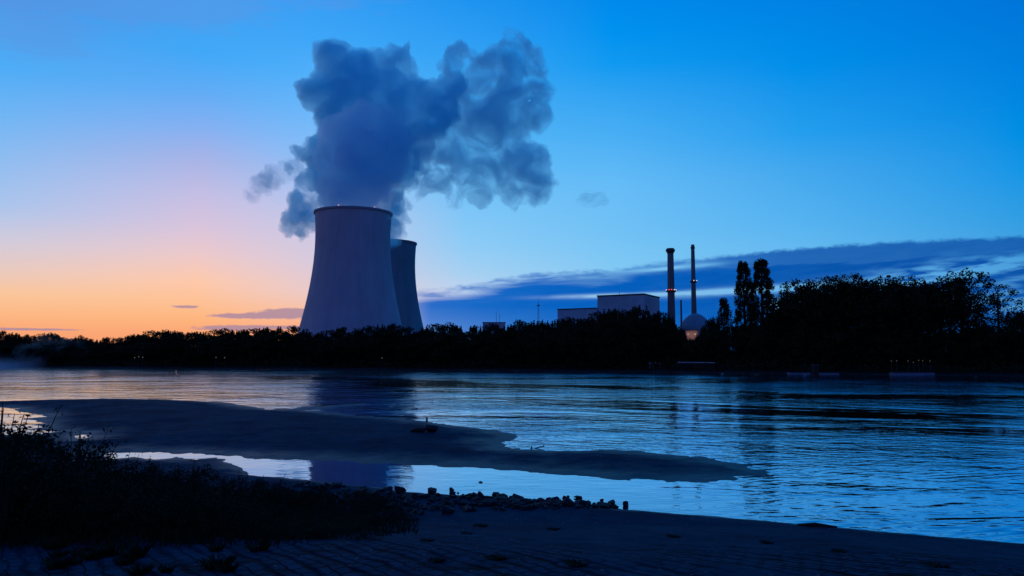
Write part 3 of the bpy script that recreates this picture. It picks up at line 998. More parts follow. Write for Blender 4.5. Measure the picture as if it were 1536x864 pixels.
def zone(px):
    if px < 165: return ("low tree in the hazy dark wood at the misty end of the far bank", "trees in the misty low wood")
    if px < 450: return ("dark tree of the bank wood outlined against the orange sunset sky", "trees against the orange sky")
    if px < 632: return ("dark tree in the bank wood at the foot of the cooling towers", "trees at the foot of the cooling towers")
    if px < 836: return ("dark tree in the bank wood between cooling towers and grey plant block", "trees between towers and plant block")
    if px < 1030: return ("dark tree standing in front of the grey plant block and stack", "trees in front of the plant block")
    if px < 1110: return ("dark tree under the dome, before the two tall poplars", "trees beside the dome")
    return ("dark broad tree in the flat-topped clump beside the tall poplars", "flat-topped clump of trees")


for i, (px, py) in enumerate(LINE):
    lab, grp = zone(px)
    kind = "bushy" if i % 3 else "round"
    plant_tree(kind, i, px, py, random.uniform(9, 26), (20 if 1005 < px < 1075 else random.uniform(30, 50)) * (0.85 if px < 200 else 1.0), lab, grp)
for px, py, wd, bk in ((1023, 494, 17, 12), (1055, 493, 18, 12), (1037, 509, 26, 9), (1046, 503, 12, 16)):
    plant_tree("bushy", px, px, py, bk, wd, "low dark tree partly hiding the lamp-lit annex below the dome", "low trees before the lit annex")
# a second row, lower, fills the wood's depth
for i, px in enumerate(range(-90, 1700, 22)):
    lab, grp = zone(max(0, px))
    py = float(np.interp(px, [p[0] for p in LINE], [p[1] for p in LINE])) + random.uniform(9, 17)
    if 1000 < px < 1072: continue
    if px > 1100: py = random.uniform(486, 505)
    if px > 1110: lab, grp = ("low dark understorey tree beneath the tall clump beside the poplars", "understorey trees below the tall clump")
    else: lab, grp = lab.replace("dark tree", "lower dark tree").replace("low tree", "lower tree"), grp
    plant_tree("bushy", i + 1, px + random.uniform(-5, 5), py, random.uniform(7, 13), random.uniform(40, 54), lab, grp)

lab_c, grp_c = zone(1200)
for i, (px, py, wd) in enumerate([(1178, 442, 56), (1193, 431, 66), (1210, 425, 66), (1226, 420, 74), (1245, 417, 70), (1258, 419, 60), (1270, 417, 70), (1286, 421, 66), (1300, 419, 74), (1314, 424, 60), (1326, 421, 74), (1345, 421, 72), (1362, 430, 56), (1376, 428, 56), (1388, 423, 66)]):
    plant_tree("tall", i, px, py, random.uniform(10, 18), wd, lab_c, grp_c)
plant_tree("tall", 1, 1407, 415, 13, 78, "very tall tree, highest crown of the clump beside the open-crowned tree", "tallest trees of the wood")
plant_tree("tall", 2, 1440, 412, 12, 80, "very tall tree with lacy edge standing next to the thin open-crowned tree", "tallest trees of the wood")
plant_tree("airy", 0, 1494, 428, 12, 60, "thin open-crowned tree with blue sky showing between its twigs")
plant_tree("bushy", 2, 1532, 468, 9, 62, "low rounded tree at the foot of the thin open-crowned tree", "low trees by the open-crowned tree")
plant_tree("bushy", 0, 1470, 487, 8, 58, "low rounded tree at the foot of the thin open-crowned tree", "low trees by the open-crowned tree")
plant_tree("round", 0, 1580, 470, 9, 80, "low rounded tree at the foot of the thin open-crowned tree", "low trees by the open-crowned tree")
plant_tree("poplar", 0, 1115, 394.5, 11, 28, "slimmer of the two tall columnar poplars, standing on the stack side", "tall poplars")
plant_tree("poplar", 1, 1141.5, 392.5, 10, 37, "broader of the two tall columnar poplars, next to the flat-topped clump", "tall poplars")
plant_tree("cone", 0, 1086, 449, 10, 34, "short pointed tree just in front of the tall poplars")

# undergrowth along the far water's edge and the wood that closes behind the trees
n = 30000
ux = rng.uniform(-330, 260, n); uo = rng.uniform(1.5, 11, n)
uy = np.array([shore_y(x) for x in ux]) + uo
top = 1.2 + 1.6 * np.clip(uo / 6, 0, 1) + 1.3 * vnoise(np.stack([ux, uy], 1), 0.14, 31, 3)
uz = 0.15 + 0.12 * uo + rng.uniform(0, 1, n) ** 0.8 * np.maximum(top, 0.3)
ug = link("undergrowth", leaves_mesh("undergrowth", np.stack([ux, uy, uz], 1), 0.75, m_leaf, rng))
tag(ug, "dark undergrowth along the far water's edge", "undergrowth", kind="stuff")
n = 26000
ux = rng.uniform(-420, 330, n); uo = rng.uniform(24, 48, n)
uy = np.array([shore_y(x) for x in ux]) + uo
pxx = W / 2 + ux / uy * F
cap = np.interp(pxx, [0, 165, 400, 830, 1000, 1012, 1052, 1120, 1200, 1460, 1480, 1600], [6.5, 7.0, 8.5, 8.5, 10.5, 6.5, 6.5, 9, 9, 9, 7.5, 7.5])
top = cap + 1.2 * vnoise(np.stack([ux, uy], 1), 0.1, 32, 3)
uz = 1.8 + rng.uniform(0, 1, n) * top
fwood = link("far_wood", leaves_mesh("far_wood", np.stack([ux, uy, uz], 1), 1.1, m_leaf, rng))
tag(fwood, "dense dark wood closing the view behind the bank trees", "wood", kind="stuff")

# ------------------------------------------------------------------ foreground shrubs, grass, weeds, rocks
def shrub_proto(seed, Ht=1.6, Wd=2.2, twigs=10, leaf=0.075, per=58, ncl=46):
    r = np.random.default_rng(seed)
    Cs = []
    bm = bmesh.new()
    for i in range(ncl):
        d = ball(1, r, 0.5)[0]
        c_ = np.array([d[0] * Wd * 0.45, d[1] * Wd * 0.45, Ht * 0.42 + d[2] * Ht * 0.42])
        rr = r.uniform(0.12, 0.30) * Wd / 2.2
        Cs.append(c_ + ball(per, r, 0.2) * rr)
    for i in range(twigs):
        a = r.uniform(0, 2 * math.pi); q = r.uniform(0.0, 0.45) * Wd
        e = np.array([math.cos(a) * q, math.sin(a) * q, Ht * r.uniform(0.75, 1.12)])
        s0 = e * np.array([0.25, 0.25, 0.0])
        mid = (s0 + e) / 2 + np.array([0, 0, 0.08])
        tube(bm, [tuple(s0), tuple(mid), tuple(e)], [0.022, 0.014, 0.005], 4)
        t = r.uniform(0.45, 1.0, 22)[:, None]
        Cs.append(s0 + (e - s0) * t + r.normal(size=(22, 3)) * 0.06)
    Cs = np.concatenate(Cs); Cs[:, 2] = np.maximum(Cs[:, 2], 0.03)
    fol = leaves_mesh("foliage", Cs, leaf, m_bush, r, 0.5, 0.5)
    Ht = float(np.percentile(Cs[:, 2], 98.5)); Wd = float(np.percentile(np.abs(Cs[:, :2]), 97)) * 2
    st = bpy.data.meshes.new("stem"); bm.normal_update(); bm.to_mesh(st); bm.free(); st.materials.append(m_bark)
    return fol, st, Ht, Wd


SHR = [shrub_proto(s) for s in (71, 72, 73, 74, 75)]


def put_shrub(name, x, y, h_, w_, i, label, group, cat="shrub"):
    fol, st, Ht, Wd = SHR[i % len(SHR)]
    o = empty(name, (x, y, ground_z(x, y) - 0.03), random.uniform(0, 6.28))
    o.scale = (w_ / Wd, w_ / Wd, h_ / Ht)
    link("foliage", fol, o); link("stem", st, o)
    tag(o, label, cat, group)
    return o


# silhouette of the thicket in the photograph: px -> top
THK = [(-120, 632), (0, 638), (40, 648), (70, 654), (110, 664), (160, 687), (220, 694), (300, 700), (360, 714), (420, 722), (500, 730), (560, 735), (620, 742)]
tx = [p[0] for p in THK]; ty = [p[1] for p in THK]
k = 0
for Y in (26.5, 24.5, 22.5, 20.8, 19.4, 18.2):
    px = -130.0 + random.uniform(0, 30)
    while px < 610:
        x = at_y(px, 700, Y).x
        gz_ = ground_z(x, Y)
        want = at_y(px, np.interp(px, tx, ty) + random.uniform(-3, 9) + (26.5 - Y) * (5.5 + 5.0 * max(0.0, min(1.0, (px - 330) / 250))), Y).z - gz_
        want = max(0.32, min(3.4, want))
        wd = want * random.uniform(1.0, 1.4) + 0.5
        if not (px > 540 and Y < 21) and on_z(px, 700, 0) is not None:
            big_ = want > 1.5
            put_shrub("bank_shrub", x + random.uniform(-.3, .3), Y + random.uniform(-.5, .5), want, wd, k,
                      "tall dark shrub in the thicket above the water channels" if big_ else "low dark green shrub in the thicket beside the paved ramp",
                      "tall shrubs of the near thicket" if big_ else "low shrubs of the near thicket")
            k += 1
        px += (wd * 0.62) * F / Y
ts = put_shrub("bank_shrub", on_z(8, 660).x * 0.55, on_z(8, 660).y * 0.55, 1.9, 1.0, 2, "tallest twiggy shrub of the thicket, its twigs against the bright river", None)

# grass in and around the thicket
n = 16000
gpx = rng.uniform(-150, 640, n) - np.abs(rng.normal(size=n)) * 25; gY = rng.uniform(16.6, 28, n)
gxx = (gpx - W / 2) / F * gY
keep = (gY > 17.0 + 2.6 * np.clip((gpx - 430) / 200, 0, 1) + rng.normal(size=n) * 0.35)
gxx, gY = gxx[keep], gY[keep]
gz0 = land_height(np.stack([gxx, gY], 1))
ok = gz0 > 0.05
gxx, gY, gz0 = gxx[ok], gY[ok], gz0[ok]
n = len(gxx)
hgt_ = rng.uniform(0.18, 0.55, n) * np.clip(1.1 - (gxx + 14) / 13, 0.25, 1.1)
ang = rng.uniform(0, 2 * math.pi, n); lean = rng.uniform(0.05, 0.5, n) * hgt_
wv = 0.018
bx, by = np.cos(ang), np.sin(ang)
V = np.empty((n, 4, 3))
V[:, 0] = np.stack([gxx - by * wv, gY + bx * wv, gz0 - 0.02], 1)
V[:, 1] = np.stack([gxx + by * wv, gY - bx * wv, gz0 - 0.02], 1)
V[:, 2] = np.stack([gxx + bx * lean + by * 0.004, gY + by * lean - bx * 0.004, gz0 + hgt_], 1)
V[:, 3] = np.stack([gxx + bx * lean * 0.4 - by * wv * 0.8, gY + by * lean * 0.4 + bx * wv * 0.8, gz0 + hgt_ * 0.6], 1)
gr = link("bank_grass", np_mesh("bank_grass", V.reshape(-1, 3), np.arange(4 * n).reshape(n, 4), m_grass))
tag(gr, "dark grass and weeds growing through the near thicket", "grass", kind="stuff")

# weed tufts growing between the paving stones
def weed_proto(seed):
    r = np.random.default_rng(seed); n_ = 150
    a = r.uniform(0, 2 * math.pi, n_); q = np.sqrt(r.uniform(0, 1, n_)) * 0.16; h_ = r.uniform(0.06, 0.24, n_)
    l = r.uniform(0.2, 0.9, n_) * h_
    bx_, by_ = np.cos(a), np.sin(a); X = bx_ * q; Yv = by_ * q
    V_ = np.empty((n_, 4, 3)); w_ = 0.011
    V_[:, 0] = np.stack([X - by_ * w_, Yv + bx_ * w_, X * 0 - 0.01], 1)
    V_[:, 1] = np.stack([X + by_ * w_, Yv - bx_ * w_, X * 0 - 0.01], 1)
    V_[:, 2] = np.stack([X + bx_ * l * 0.5 + by_ * w_, Yv + by_ * l * 0.5 - bx_ * w_, h_ * 0.7], 1)
    V_[:, 3] = np.stack([X + bx_ * l, Yv + by_ * l, h_], 1)
    return np_mesh("weed_tuft", V_.reshape(-1, 3), np.arange(4 * n_).reshape(n_, 4), m_grass)


WEED = [weed_proto(s) for s in (81, 82, 83)]


def on_ground(px, py):
    d = ray(px, py); t0, t1 = 5.0, 60.0
    for _ in range(40):
        t = (t0 + t1) / 2; p = EYE + d * t
        if p.z > ground_z(p.x, p.y): t0 = t
        else: t1 = t
    return EYE + d * t1


for i, (px, py, s) in enumerate([(85, 822, 2.2), (88, 835, 1.3), (120, 833, 1.5), (140, 838, 1.8), (165, 832, 2.3), (200, 836, 2.2), (188, 846, 1.4), (192, 798, 1.7), (180, 803, 1.2),
                                 (325, 826, 1.3), (388, 826, 1.6), (395, 816, 1.0), (326, 852, 2.1), (340, 857, 1.4), (85, 852, 1.8), (112, 846, 1.2), (210, 861, 1.5), (250, 858, 1.1),
                                 (720, 790, 1.6), (700, 801, 1.1), (830, 795, 1.4), (655, 842, 1.3), (745, 838, 1.4), (865, 848, 1.7), (640, 812, 1.2), (1010, 806, 1.3), (1150, 815, 1.2), (1260, 828, 1.2), (1405, 850, 1.4)]):
    p = on_ground(px, py)
    o = link("weed_tuft", WEED[i % 3]); o.location = p; o.scale = (s * 0.60, s * 0.60, s * (0.50 if px < 600 else 0.18)); o.rotation_euler = (0, 0, random.uniform(0, 6.28))
    if px < 280: tag(o, "dark weed tuft on the paved ramp below the tall shrubs", "weed", "weed tufts on the ramp by the thicket")
    elif px < 620: tag(o, "small weed tuft between paving stones below the low shrubs", "weed", "weed tufts on the ramp by the low shrubs")
    else: tag(o, "small weed tuft on the sandy ramp below the rocks and open shore", "weed", "weed tufts on the sandy ramp")

# rocks
m_rock = simple_mat("wet_basalt", (0.020, 0.021, 0.024), 0.7, 0.45, 4.0, 0.6)


def rock_proto(seed):
    r = np.random.default_rng(seed)
    bm = bmesh.new()
    for p in ball(14, r, 0.85): bm.verts.new(Vector(p) * 0.5)
    res = bmesh.ops.convex_hull(bm, input=bm.verts)
    bmesh.ops.delete(bm, geom=list({v for v in res["geom_interior"] if isinstance(v, bmesh.types.BMVert)}), context='VERTS')
    bmesh.ops.bevel(bm, geom=list(bm.edges), offset=0.018, segments=1, affect='EDGES')
    me_ = bpy.data.meshes.new("rock"); bm.normal_update(); bm.to_mesh(me_); bm.free(); me_.materials.append(m_rock)
    return me_


ROCK = [rock_proto(s) for s in range(91, 98)]


def put_rock(p, s, i, label, group, sink=0.22):
    o = link("rock", ROCK[i % len(ROCK)])
    sc_ = Vector((s * random.uniform(0.85, 1.3), s * random.uniform(0.8, 1.15), s * random.uniform(0.45, 0.85)))
    o.scale = sc_
    o.location = (p.x, p.y, p.z + sc_.z * (0.5 - sink))
    o.rotation_euler = (random.uniform(-.3, .3), random.uniform(-.3, .3), random.uniform(0, 6.28))
    tag(o, label, "rock", group)
    return o


k = 0
up = [(440, 722), (560, 733), (600, 738), (640, 741), (740, 747), (850, 754), (925, 761)]
for px, py0 in [(p, np.interp(p, [q[0] for q in up], [q[1] for q in up])) for p in np.arange(450, 926, 7.0)]:
    lo = 30 if px < 620 else np.interp(px, [620, 800, 925], [34, 14, 2])
    nr = 6 if px < 860 else 4
    for j in range(nr):
        if px < 600 and random.random() < 0.4: continue
        q = on_ground(px + random.uniform(-5, 5), py0 + random.uniform(0, 1) ** 1.2 * lo + (-1 if j == 0 else 0))
        s = random.uniform(0.12, 0.34) if random.random() < 0.88 else random.uniform(0.36, 0.55)
        put_rock(q, s, k, "dark angular rock in the rubble edging the pool below the thicket", "rocks edging the pool"); k += 1
for (px, py, s, lab, grp) in [
        (677, 735, 0.30, "lone rock standing in the pool off the middle of the rubble edge", None),
        (687, 738, 0.13, "tiny stone in the pool just beside the lone rock", None),
        (721, 722, 0.20, "low flat stone alone out in the middle of the bright pool", None),
        (845, 746, 0.26, "paired rock in the pool off the rubble, first of two", "pair of rocks in the pool"),
        (852, 745, 0.24, "paired rock in the pool off the rubble, first of two", "pair of rocks in the pool"),
        (867, 745, 0.36, "squarish rock in the pool just past the paired rocks", None),
        (744, 744, 0.40, "pointed rock rising highest from the rubble edge of the pool", None),
        (903, 750, 0.20, "small rock in the water near the end of the rubble line", None),
        (918, 757, 0.42, "rounded rock closing the end of the rubble line", "end rocks of the rubble"),
        (906, 757, 0.45, "rounded rock closing the end of the rubble line", "end rocks of the rubble"),
        (940, 757, 0.30, "last rock beyond the rubble line, standing in the shallows", None)]:
    q = on_z(px, py + 2, 0.0); q.z = max(q.z - 0.02, ground_z(q.x, q.y))
    if lab.startswith("paired"): lab = "one of two paired small rocks standing in the pool off the rubble"
    put_rock(q, s, k, lab, grp, 0.15); k += 1

# things on the sand bar
p = on_ground(640, 648)
bo = link("boulder", ROCK[2]); bo.scale = (1.15, 0.8, 0.85); bo.location = (p.x + 0.25, p.y, p.z + 0.22)
tag(bo, "low black boulder lying alone on the sand bar", "boulder")
p = on_ground(632, 648)
bm = bmesh.new()
tube(bm, [(-0.55, 0, 0.10), (-0.2, 0.05, 0.17), (0.25, 0, 0.16), (0.5, 0.05, 0.24)], [0.07, 0.15, 0.16, 0.06], 10)
dw = bm_obj("driftwood", bm, m_bark, None, True); dw.location = (p.x - 0.1, p.y - 0.4, p.z)
tag(dw, "short dark driftwood log leaning against the black boulder on the sand bar", "driftwood")
p = on_z(640, 632.5)
bm = bmesh.new(); tube(bm, [(0, 0, -0.3), (0.02, 0, 0.35)], [0.09, 0.07], 8)
o = bm_obj("wooden_stake", bm, m_bark); o.location = p
tag(o, "short dark stake at the sand bar's edge behind the black boulder", "stake")
p = on_z(811, 672.5)
bm = bmesh.new()
tube(bm, [(-0.35, 0, 0.0), (-0.05, 0.02, 0.07), (0.16, 0, 0.12), (0.22, 0, 0.30)], [0.03, 0.035, 0.03, 0.012], 6)
tube(bm, [(0.10, 0, 0.1), (0.28, 0.02, 0.08)], [0.025, 0.01], 6)
o = bm_obj("branch", bm, m_bark); o.location = p
tag(o, "bent bare branch sticking up from the water off the sand bar", "branch")
p = on_z(797, 673.5)
bm = bmesh.new(); tube(bm, [(0, 0, -0.2), (0.03, 0, 0.16)], [0.05, 0.035], 6)
o = bm_obj("wooden_stake", bm, m_bark); o.location = p
tag(o, "tiny stake at the water's edge beside the bent bare branch", "stake")

p = on_z(1228, 797, 0.1)
bm = bmesh.new(); tube(bm, [(-0.6, 0.1, 0.05), (-0.1, 0, 0.09), (0.5, -0.15, 0.05)], [0.05, 0.07, 0.03], 7)
o = bm_obj("driftwood", bm, m_bark, None, True); o.location = (p.x, p.y, max(0.02, ground_z(p.x, p.y)))
tag(o, "thin driftwood stick washed up on the open sandy waterline", "driftwood")

# ------------------------------------------------------------------ far bank furniture
m_cool = emit_mat("cool_lamp_glow", (0.9, 0.85, 0.8), 0.12)
m_yellow = emit_mat("yellow_lamp_glow", (1.0, 0.85, 0.55), 0.08)


def bank_lamp(px, py, mat, label, group, r=0.18, hp=2.6):
    Y = 200.0
    for _ in range(8):
        x = at_y(px, py, Y).x; Y = shore_y(x) + 1.2
    t = at_y(px, py, Y)
    root = empty("bank_lamp", (t.x, Y, 0.2)); tag(root, label, "lamp", group)
    hh_ = t.z - 0.2
    bm = bmesh.new(); tube(bm, [(0, 0, 0), (0, 0, hh_ - r)], [0.05, 0.035], 6); bm_obj("post", bm, m_steel, root)
    bm = bmesh.new(); bmesh.ops.create_icosphere(bm, subdivisions=2, radius=r)
    l = bm_obj("lamp_head", bm, mat, root); l.location = (0, 0, hh_)


for px, py in ((202, 536.5), (208, 535.0), (214, 536.0)):
    bank_lamp(px, py, m_cool, "dim white lamp, one of three close together under the sunset-side wood", "three white bank lamps", 0.16)
for px, py in ((324, 536), (337, 536.5)):
    bank_lamp(px, py, m_cool, "dim white lamp, one of two apart on the bank before the pale tower", "two white bank lamps", 0.17)
bank_lamp(573, 537, m_cool, "single faint white lamp on the bank below the pale cooling tower", None, 0.15)
for px, py in ((1337, 541.5), (1345, 541), (1362, 541.5), (1370, 543.5), (1378, 540.5), (1384, 541), (1395, 541.5)):
    bank_lamp(px, py, m_yellow, "tiny yellowish lamp in the row glowing under the flat-topped clump", "row of tiny yellow bank lamps", 0.11)

m_pale = simple_mat("pale_painted_steel", (0.34, 0.37, 0.40), 0.5)
m_bluestrip = simple_mat("blue_grey_strip", (0.16, 0.22, 0.30), 0.5)


def strip(px0, px1, ptop, pbase, mat, label):  # low slab added in place of a reflecting strip of calm water
    a = on_z(px0, pbase); b = on_z(px1, pbase)
    hgt_p = at_y((px0 + px1) / 2, ptop, (a.y + b.y) / 2).z
    L = (b - a).length; c_ = (a + b) / 2
    root = empty("strip", (c_.x, c_.y, 0), math.atan2(b.y - a.y, b.x - a.x)); tag(root, label, "strip", "added calm-water strips at the far bank")
    bm = bmesh.new(); add_box(bm, (-L / 2, 0, -0.3), (L / 2, 2.4, hgt_p - 0.12), 0.08); bm_obj("strip_body", bm, mat, root)
    bm = bmesh.new(); add_box(bm, (-L / 2 - 0.05, -0.05, hgt_p - 0.117), (L / 2 + 0.05, 2.45, hgt_p), 0.03); bm_obj("deck", bm, m_trim, root)


strip(1185, 1216, 558.6, 561.4, m_bluestrip, "added short pale blue calm-water pontoon on the stack side of the dark mooring post")
strip(1231, 1259, 558.8, 561.6, m_bluestrip, "added short pale blue calm-water pontoon between the dark mooring post and the long one")
strip(1341, 1403, 558.6, 562.8, m_bluestrip, "added long pale blue calm-water pontoon under the row of yellow lamps")
a = on_z(1223.5, 564); root = empty("mooring_post", (a.x, a.y, 0)); tag(root, "thick dark mooring post standing between two pale blue calm-water strips", "mooring post")
bm = bmesh.new(); tube(bm, [(0, 0, -1.0), (0, 0, 2.4)], [0.8, 0.7], 12); bm_obj("pile", bm, m_bark, root)
bm = bmesh.new(); tube(bm, [(0, 0, 2.404), (0, 0, 2.6)], [0.9, 0.85], 12); bm_obj("cap", bm, m_trim, root)
# landing stage with pale posts, and a pale low quay edge
a = on_z(982, 548.5); Yq = shore_y(on_z(982, 558).x) + 6.0
c_ = at_y(982, 545, Yq)
root = empty("landing_stage", (c_.x, Yq, 0)); tag(root, "small landing stage with three pale posts at the water's edge before the plant", "landing stage")
bm = bmesh.new(); add_box(bm, (-1.7, -0.6, c_.z + 0.003), (1.7, 0.8, c_.z + 0.22), 0.03); bm_obj("deck", bm, m_pale, root)
for xx in (-1.4, -0.5, 1.4):
    bm = bmesh.new(); tube(bm, [(xx, -0.5, 0.5), (xx, -0.5, c_.z)], [0.14, 0.14], 8); bm_obj("post", bm, m_pale, root)
q0 = at_y(1018, 543.5, shore_y(at_y(1018, 545, 208).x) + 2.5); q1 = at_y(1073, 543.5, shore_y(at_y(1073, 545, 205).x) + 2.5)
L = (q1 - q0).length; root = empty("low_wall", ((q0.x + q1.x) / 2, (q0.y + q1.y) / 2, 0), math.atan2(q1.y - q0.y, q1.x - q0.x))
tag(root, "long low wall with a pale coping on the far bank below the dome", "wall")
bm = bmesh.new(); add_box(bm, (-L / 2, -0.3, 0.0), (L / 2, 0.3, q0.z - 0.15), 0.02); bm_obj("wall_body", bm, m_far, root)
bm = bmesh.new(); add_box(bm, (-L / 2 - 0.1, -0.42, q0.z - 0.147), (L / 2 + 0.1, 0.42, q0.z + 0.12), 0.03); bm_obj("coping", bm, m_pale, root)

# ------------------------------------------------------------------ steam
def billow_mesh(name, blobs, child, grand, voxel, seed, rough=1.0):
    """Cauliflower surface: every blob carries smaller blobs, the whole voxel-remeshed to one skin."""
    r = np.random.default_rng(seed)
    S = []
    for (c_, rad, sq) in blobs:
        S.append((np.array(c_), rad, sq))
        for i in range(child):
            d = ball(1, r, 0.98)[0] * sq
            rr = rad * r.uniform(0.26, 0.46)
            c2 = np.array(c_) + d * rad * r.uniform(0.72, 0.98)
            S.append((c2, rr, np.ones(3)))
            for j in range(grand):
                d2 = ball(1, r, 0.98)[0]
                S.append((c2 + d2 * rr * 0.9, rr * r.uniform(0.25, 0.45), np.ones(3)))
    bm = bmesh.new(); bmesh.ops.create_icosphere(bm, subdivisions=2, radius=1.0)
    bm.verts.ensure_lookup_table()
    U = np.array([v.co[:] for v in bm.verts]); Fc = np.array([[v.index for v in f.verts] for f in bm.faces]); bm.free()
    V_ = np.concatenate([c_ + U * rad * sq for (c_, rad, sq) in S])
    Q_ = np.concatenate([Fc + i * len(U) for i in range(len(S))])
    tmp = link("tmp", np_mesh("tmp", V_, Q_, None))
    md = tmp.modifiers.new("remesh", 'REMESH'); md.mode = 'VOXEL'; md.voxel_size = voxel
    dg = bpy.context.evaluated_depsgraph_get()
    me_ = bpy.data.meshes.new_from_object(tmp.evaluated_get(dg), depsgraph=dg)
    tm = tmp.data
    bpy.data.objects.remove(tmp); bpy.data.meshes.remove(tm)
    nv = len(me_.vertices)
    co = np.empty(nv * 3); me_.vertices.foreach_get("co", co); co = co.reshape(-1, 3)
    no = np.empty(nv * 3, dtype=np.float32); me_.vertex_normals.foreach_get("vector", no); no = no.reshape(-1, 3)
    # turbulent warp of the skin
    out = co.copy()
    for i in range(nv):
        pvec = Vector(co[i])
        t1 = mnoise.noise_vector(pvec * 0.030)
        t2 = mnoise.noise_vector(pvec * 0.085)
        b = abs(mnoise.noise(pvec * 0.16)) + 0.5 * abs(mnoise.noise(pvec * 0.34))
        out[i] += np.array(t1) * 7.0 * rough + np.array(t2) * 3.2 * rough - no[i] * (b - 0.3) * 5.0 * rough
    me_.vertices.foreach_set("co", out.ravel()); me_.update()
    me_.name = name
    return me_


def steam_mat(name, density, colr, noise_lo=None, noise_hi=None, nscale=0.02, grad=None, aniso=0.6, warp=0.0, film=0.02, floor=0.0):
    m = bpy.data.materials.new(name); m.use_nodes = True
    nt = NT(m.node_tree); out = [n_ for n_ in m.node_tree.nodes if n_.type == 'OUTPUT_MATERIAL'][0]
    m.node_tree.nodes.remove(m.node_tree.nodes["Principled BSDF"])
    pv = nt.n("ShaderNodeVolumePrincipled")
    pv.inputs["Color"].default_value = (*colr, 1); pv.inputs["Anisotropy"].default_value = aniso
    if noise_lo is None:
        pv.inputs["Density"].default_value = density
        m.cycles.homogeneous_volume = True
    else:
        gp = nt.n("ShaderNodeNewGeometry").outputs["Position"]
        nz = nt.noise(gp, nscale, 6.0, 0.62, warp)
        if grad:
            z_ = nt.sep(gp)[2]
            nz = nt.m("ADD", nz, nt.mapr(z_, grad[0], grad[1], grad[2], grad[3]))
        dd = nt.m("MULTIPLY", nt.mapr(nz, noise_lo, noise_hi, floor, 1.0), density)
        nt.put(pv.inputs["Density"], dd)
    nt.put(out.inputs["Volume"], pv.outputs[0])
    if film:
        # the skin of the plume is a faint film of droplets
        tr = nt.n("ShaderNodeBsdfTransparent"); df = nt.n("ShaderNodeBsdfDiffuse"); df.inputs[0].default_value = (*colr, 1)
        mx = nt.n("ShaderNodeMixShader"); mx.inputs[0].default_value = film
        nt.put(mx.inputs[1], tr.outputs[0]); nt.put(mx.inputs[2], df.outputs[0])
        nt.put(out.inputs["Surface"], mx.outputs[0])
    return m


def blobs_px(lst, Y, jit, seed, sqy=1.0):
    r = np.random.default_rng(seed)
    out = []
    for (px, py, rp) in lst:
        yy = Y + r.uniform(-jit, jit)
        p_ = at_y(px, py, yy)
        out.append((tuple(p_), rp * yy / F, np.array([1.0, sqy, 1.0])))
    return out


SC = (0.52, 0.925, 1.0)
m_steam1 = steam_mat("steam_dense", 0.11, (0.72, 0.925, 1.0), 0.34, 0.64, 0.040, None, 0.78, 0.5, floor=0.30)
m_steam2 = steam_mat("steam_behind", 0.13, SC, 0.36, 0.66, 0.036, None, 0.75, 0.6, floor=0.28)
m_veil = steam_mat("steam_veil", 0.11, SC, 0.44, 0.72, 0.024, (180, 420, -0.03, 0.08), 0.7, 1.1, 0.006)
m_wisp = steam_mat("steam_wisp", 0.05, SC, 0.35, 0.66, 0.04, None, 0.6, 0.8, 0.006)

P1 = [(505, 318, 22), (535, 318, 30), (560, 320, 24), (500, 300, 24), (540, 292, 36), (574, 302, 16), (518, 272, 36), (560, 268, 38), (494, 275, 20), (540, 240, 44), (584, 238, 36), (506, 228, 34),
      (552, 206, 42), (592, 212, 30), (504, 204, 32), (484, 236, 22), (556, 186, 27), (528, 186, 26), (584, 188, 24)]
me1 = billow_mesh("steam_plume", blobs_px(P1, D1, 8, 1), 14, 6, 1.5, 3, 0.9)
me1.materials.append(m_steam1)
o = link("steam_plume", me1)
tag(o, "paler billowing steam column rising straight from the nearest cooling tower", "steam", "steam plumes")
P2a = [(585, 356, 17), (592, 340, 18), (597, 322, 18), (599, 308, 16), (590, 292, 18),
       (505, 92, 33), (488, 86, 22), (545, 108, 34), (575, 96, 24), (600, 96, 22), (478, 142, 28), (460, 130, 17), (520, 140, 46), (578, 142, 42), (625, 146, 30), (602, 186, 42), (640, 182, 32),
       (655, 148, 26), (674, 122, 17), (684, 92, 18), (690, 76, 13), (680, 122, 22), (668, 98, 10), (664, 166, 30), (620, 224, 32), (600, 256, 26), (510, 180, 40), (476, 230, 26), (450, 228, 13), (482, 262, 28), (457, 272, 20), (440, 298, 13), (452, 326, 20),
       (437, 322, 15), (436, 338, 13), (470, 325, 18), (452, 342, 14), (458, 305, 20), (436, 296, 12), (431, 250, 9), (498, 292, 24), (560, 230, 44), (540, 280, 36)]
me2 = billow_mesh("steam_plume", blobs_px(P2a, 905, 18, 2), 14, 6, 1.7, 5, 1.15)
me2.materials.append(m_steam2)
o = link("steam_plume", me2)
tag(o, "darker towering steam mass behind the pale column, rising from the rear tower", "steam", "steam plumes")
P3 = [(720, 122, 38), (700, 170, 48), (745, 100, 32), (775, 82, 32), (800, 95, 26), (810, 135, 22), (780, 140, 40), (750, 185, 45), (800, 175, 26), (700, 230, 48), (660, 215, 40), (660, 260, 34),
      (740, 245, 48), (720, 280, 30), (685, 285, 24), (790, 250, 38), (800, 285, 25), (816, 268, 18), (765, 282, 27), (640, 275, 20), (700, 85, 18)]
me3 = billow_mesh("steam_cloud", blobs_px(P3, 935, 12, 4, 0.9), 10, 2, 3.0, 6, 1.5)
me3.materials.append(m_veil)
o = link("steam_cloud", me3)
tag(o, "thin torn steam cloud drifting off the side of the towering mass", "steam", "steam plumes")
mw1 = billow_mesh("steam_wisp", blobs_px([(438, 250, 13), (424, 254, 14), (408, 262, 16), (394, 274, 17), (384, 287, 15), (373, 299, 13), (412, 278, 12), (402, 290, 10)], 880, 6, 7), 8, 2, 2.5, 8, 1.5)
mw1.materials.append(m_wisp)
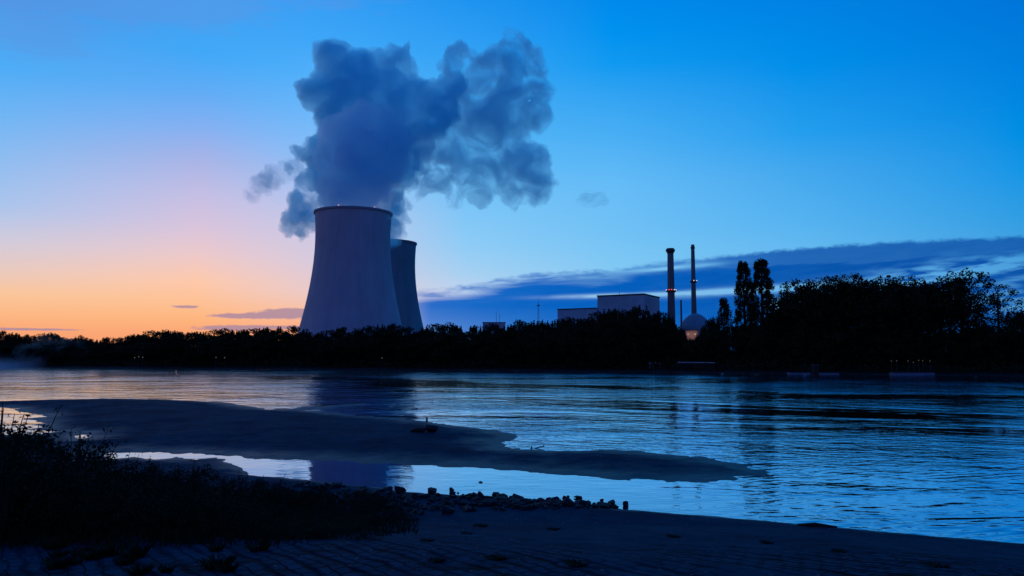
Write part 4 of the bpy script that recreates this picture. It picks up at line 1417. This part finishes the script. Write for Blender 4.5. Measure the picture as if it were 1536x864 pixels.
o = link("steam_wisp", mw1); tag(o, "faint curved wisp of steam on the sunset side of the plume", "steam", "steam wisps")
mw2 = billow_mesh("steam_wisp", blobs_px([(877, 296, 10), (889, 292, 13), (902, 296, 9)], 930, 6, 9), 8, 2, 2.5, 9, 1.5)
mw2.materials.append(m_wisp)
o = link("steam_wisp", mw2); tag(o, "small lone puff of steam drifting far from the plume over the plant", "steam", "steam wisps")

# mist on the river at the upstream end
m_mist = steam_mat("river_mist", 0.06, (0.92, 0.94, 1.0), 0.42, 0.72, 0.035, None, 0.6, 0.8, 0)
m_mist_low = steam_mat("water_mist", 0.018, (0.92, 0.94, 1.0), 0.36, 0.66, 0.05, (0.0, 4.5, 0.18, -0.25), 0.2, 0.4, 0)
mm = billow_mesh("mist", [(tuple(at_y(px, py, Y)), r_ * Y / F, np.array([1.5, 1.0, 1.0])) for (px, py, r_, Y) in
                          [(40, 528, 17, 296), (75, 518, 20, 294), (100, 530, 20, 290), (120, 538, 13, 286), (60, 540, 14, 292), (95, 508, 13, 296), (140, 535, 12, 284)]], 6, 2, 0.8, 11, 0.35)
mm.materials.append(m_mist)
o = link("mist", mm); tag(o, "pale wisps of mist in front of the hazy low wood", "mist", kind="stuff")
bm = bmesh.new()
a = at_y(-150, 545, 292); b = at_y(70, 545, 285)
add_box(bm, (a.x, 262, 0.02), (b.x, 303, 5.0), 1.2)
o = bm_obj("water_mist", bm, m_mist_low); tag(o, "low bluish mist lying on the water at the misty end of the river", "mist", kind="stuff")

# ------------------------------------------------------------------ render settings
scene.render.engine = 'CYCLES'
cy = scene.cycles
cy.max_bounces = 18; cy.diffuse_bounces = 2; cy.glossy_bounces = 3; cy.transmission_bounces = 2
cy.volume_bounces = 14; cy.transparent_max_bounces = 24
cy.volume_step_rate = 0.5; cy.volume_max_steps = 256
cy.use_denoising = True
try: cy.denoiser = 'OPENIMAGEDENOISE'
except Exception: pass
cy.sample_clamp_indirect = 4.0
cy.caustics_reflective = False; cy.caustics_refractive = False
scene.render.resolution_x = 1024; scene.render.resolution_y = 576
vs = scene.view_settings
scene.display_settings.display_device = 'sRGB'
vs.view_transform = 'Standard'; vs.look = 'None'; vs.exposure = 0.0; vs.gamma = 1.0
vs.use_curve_mapping = False
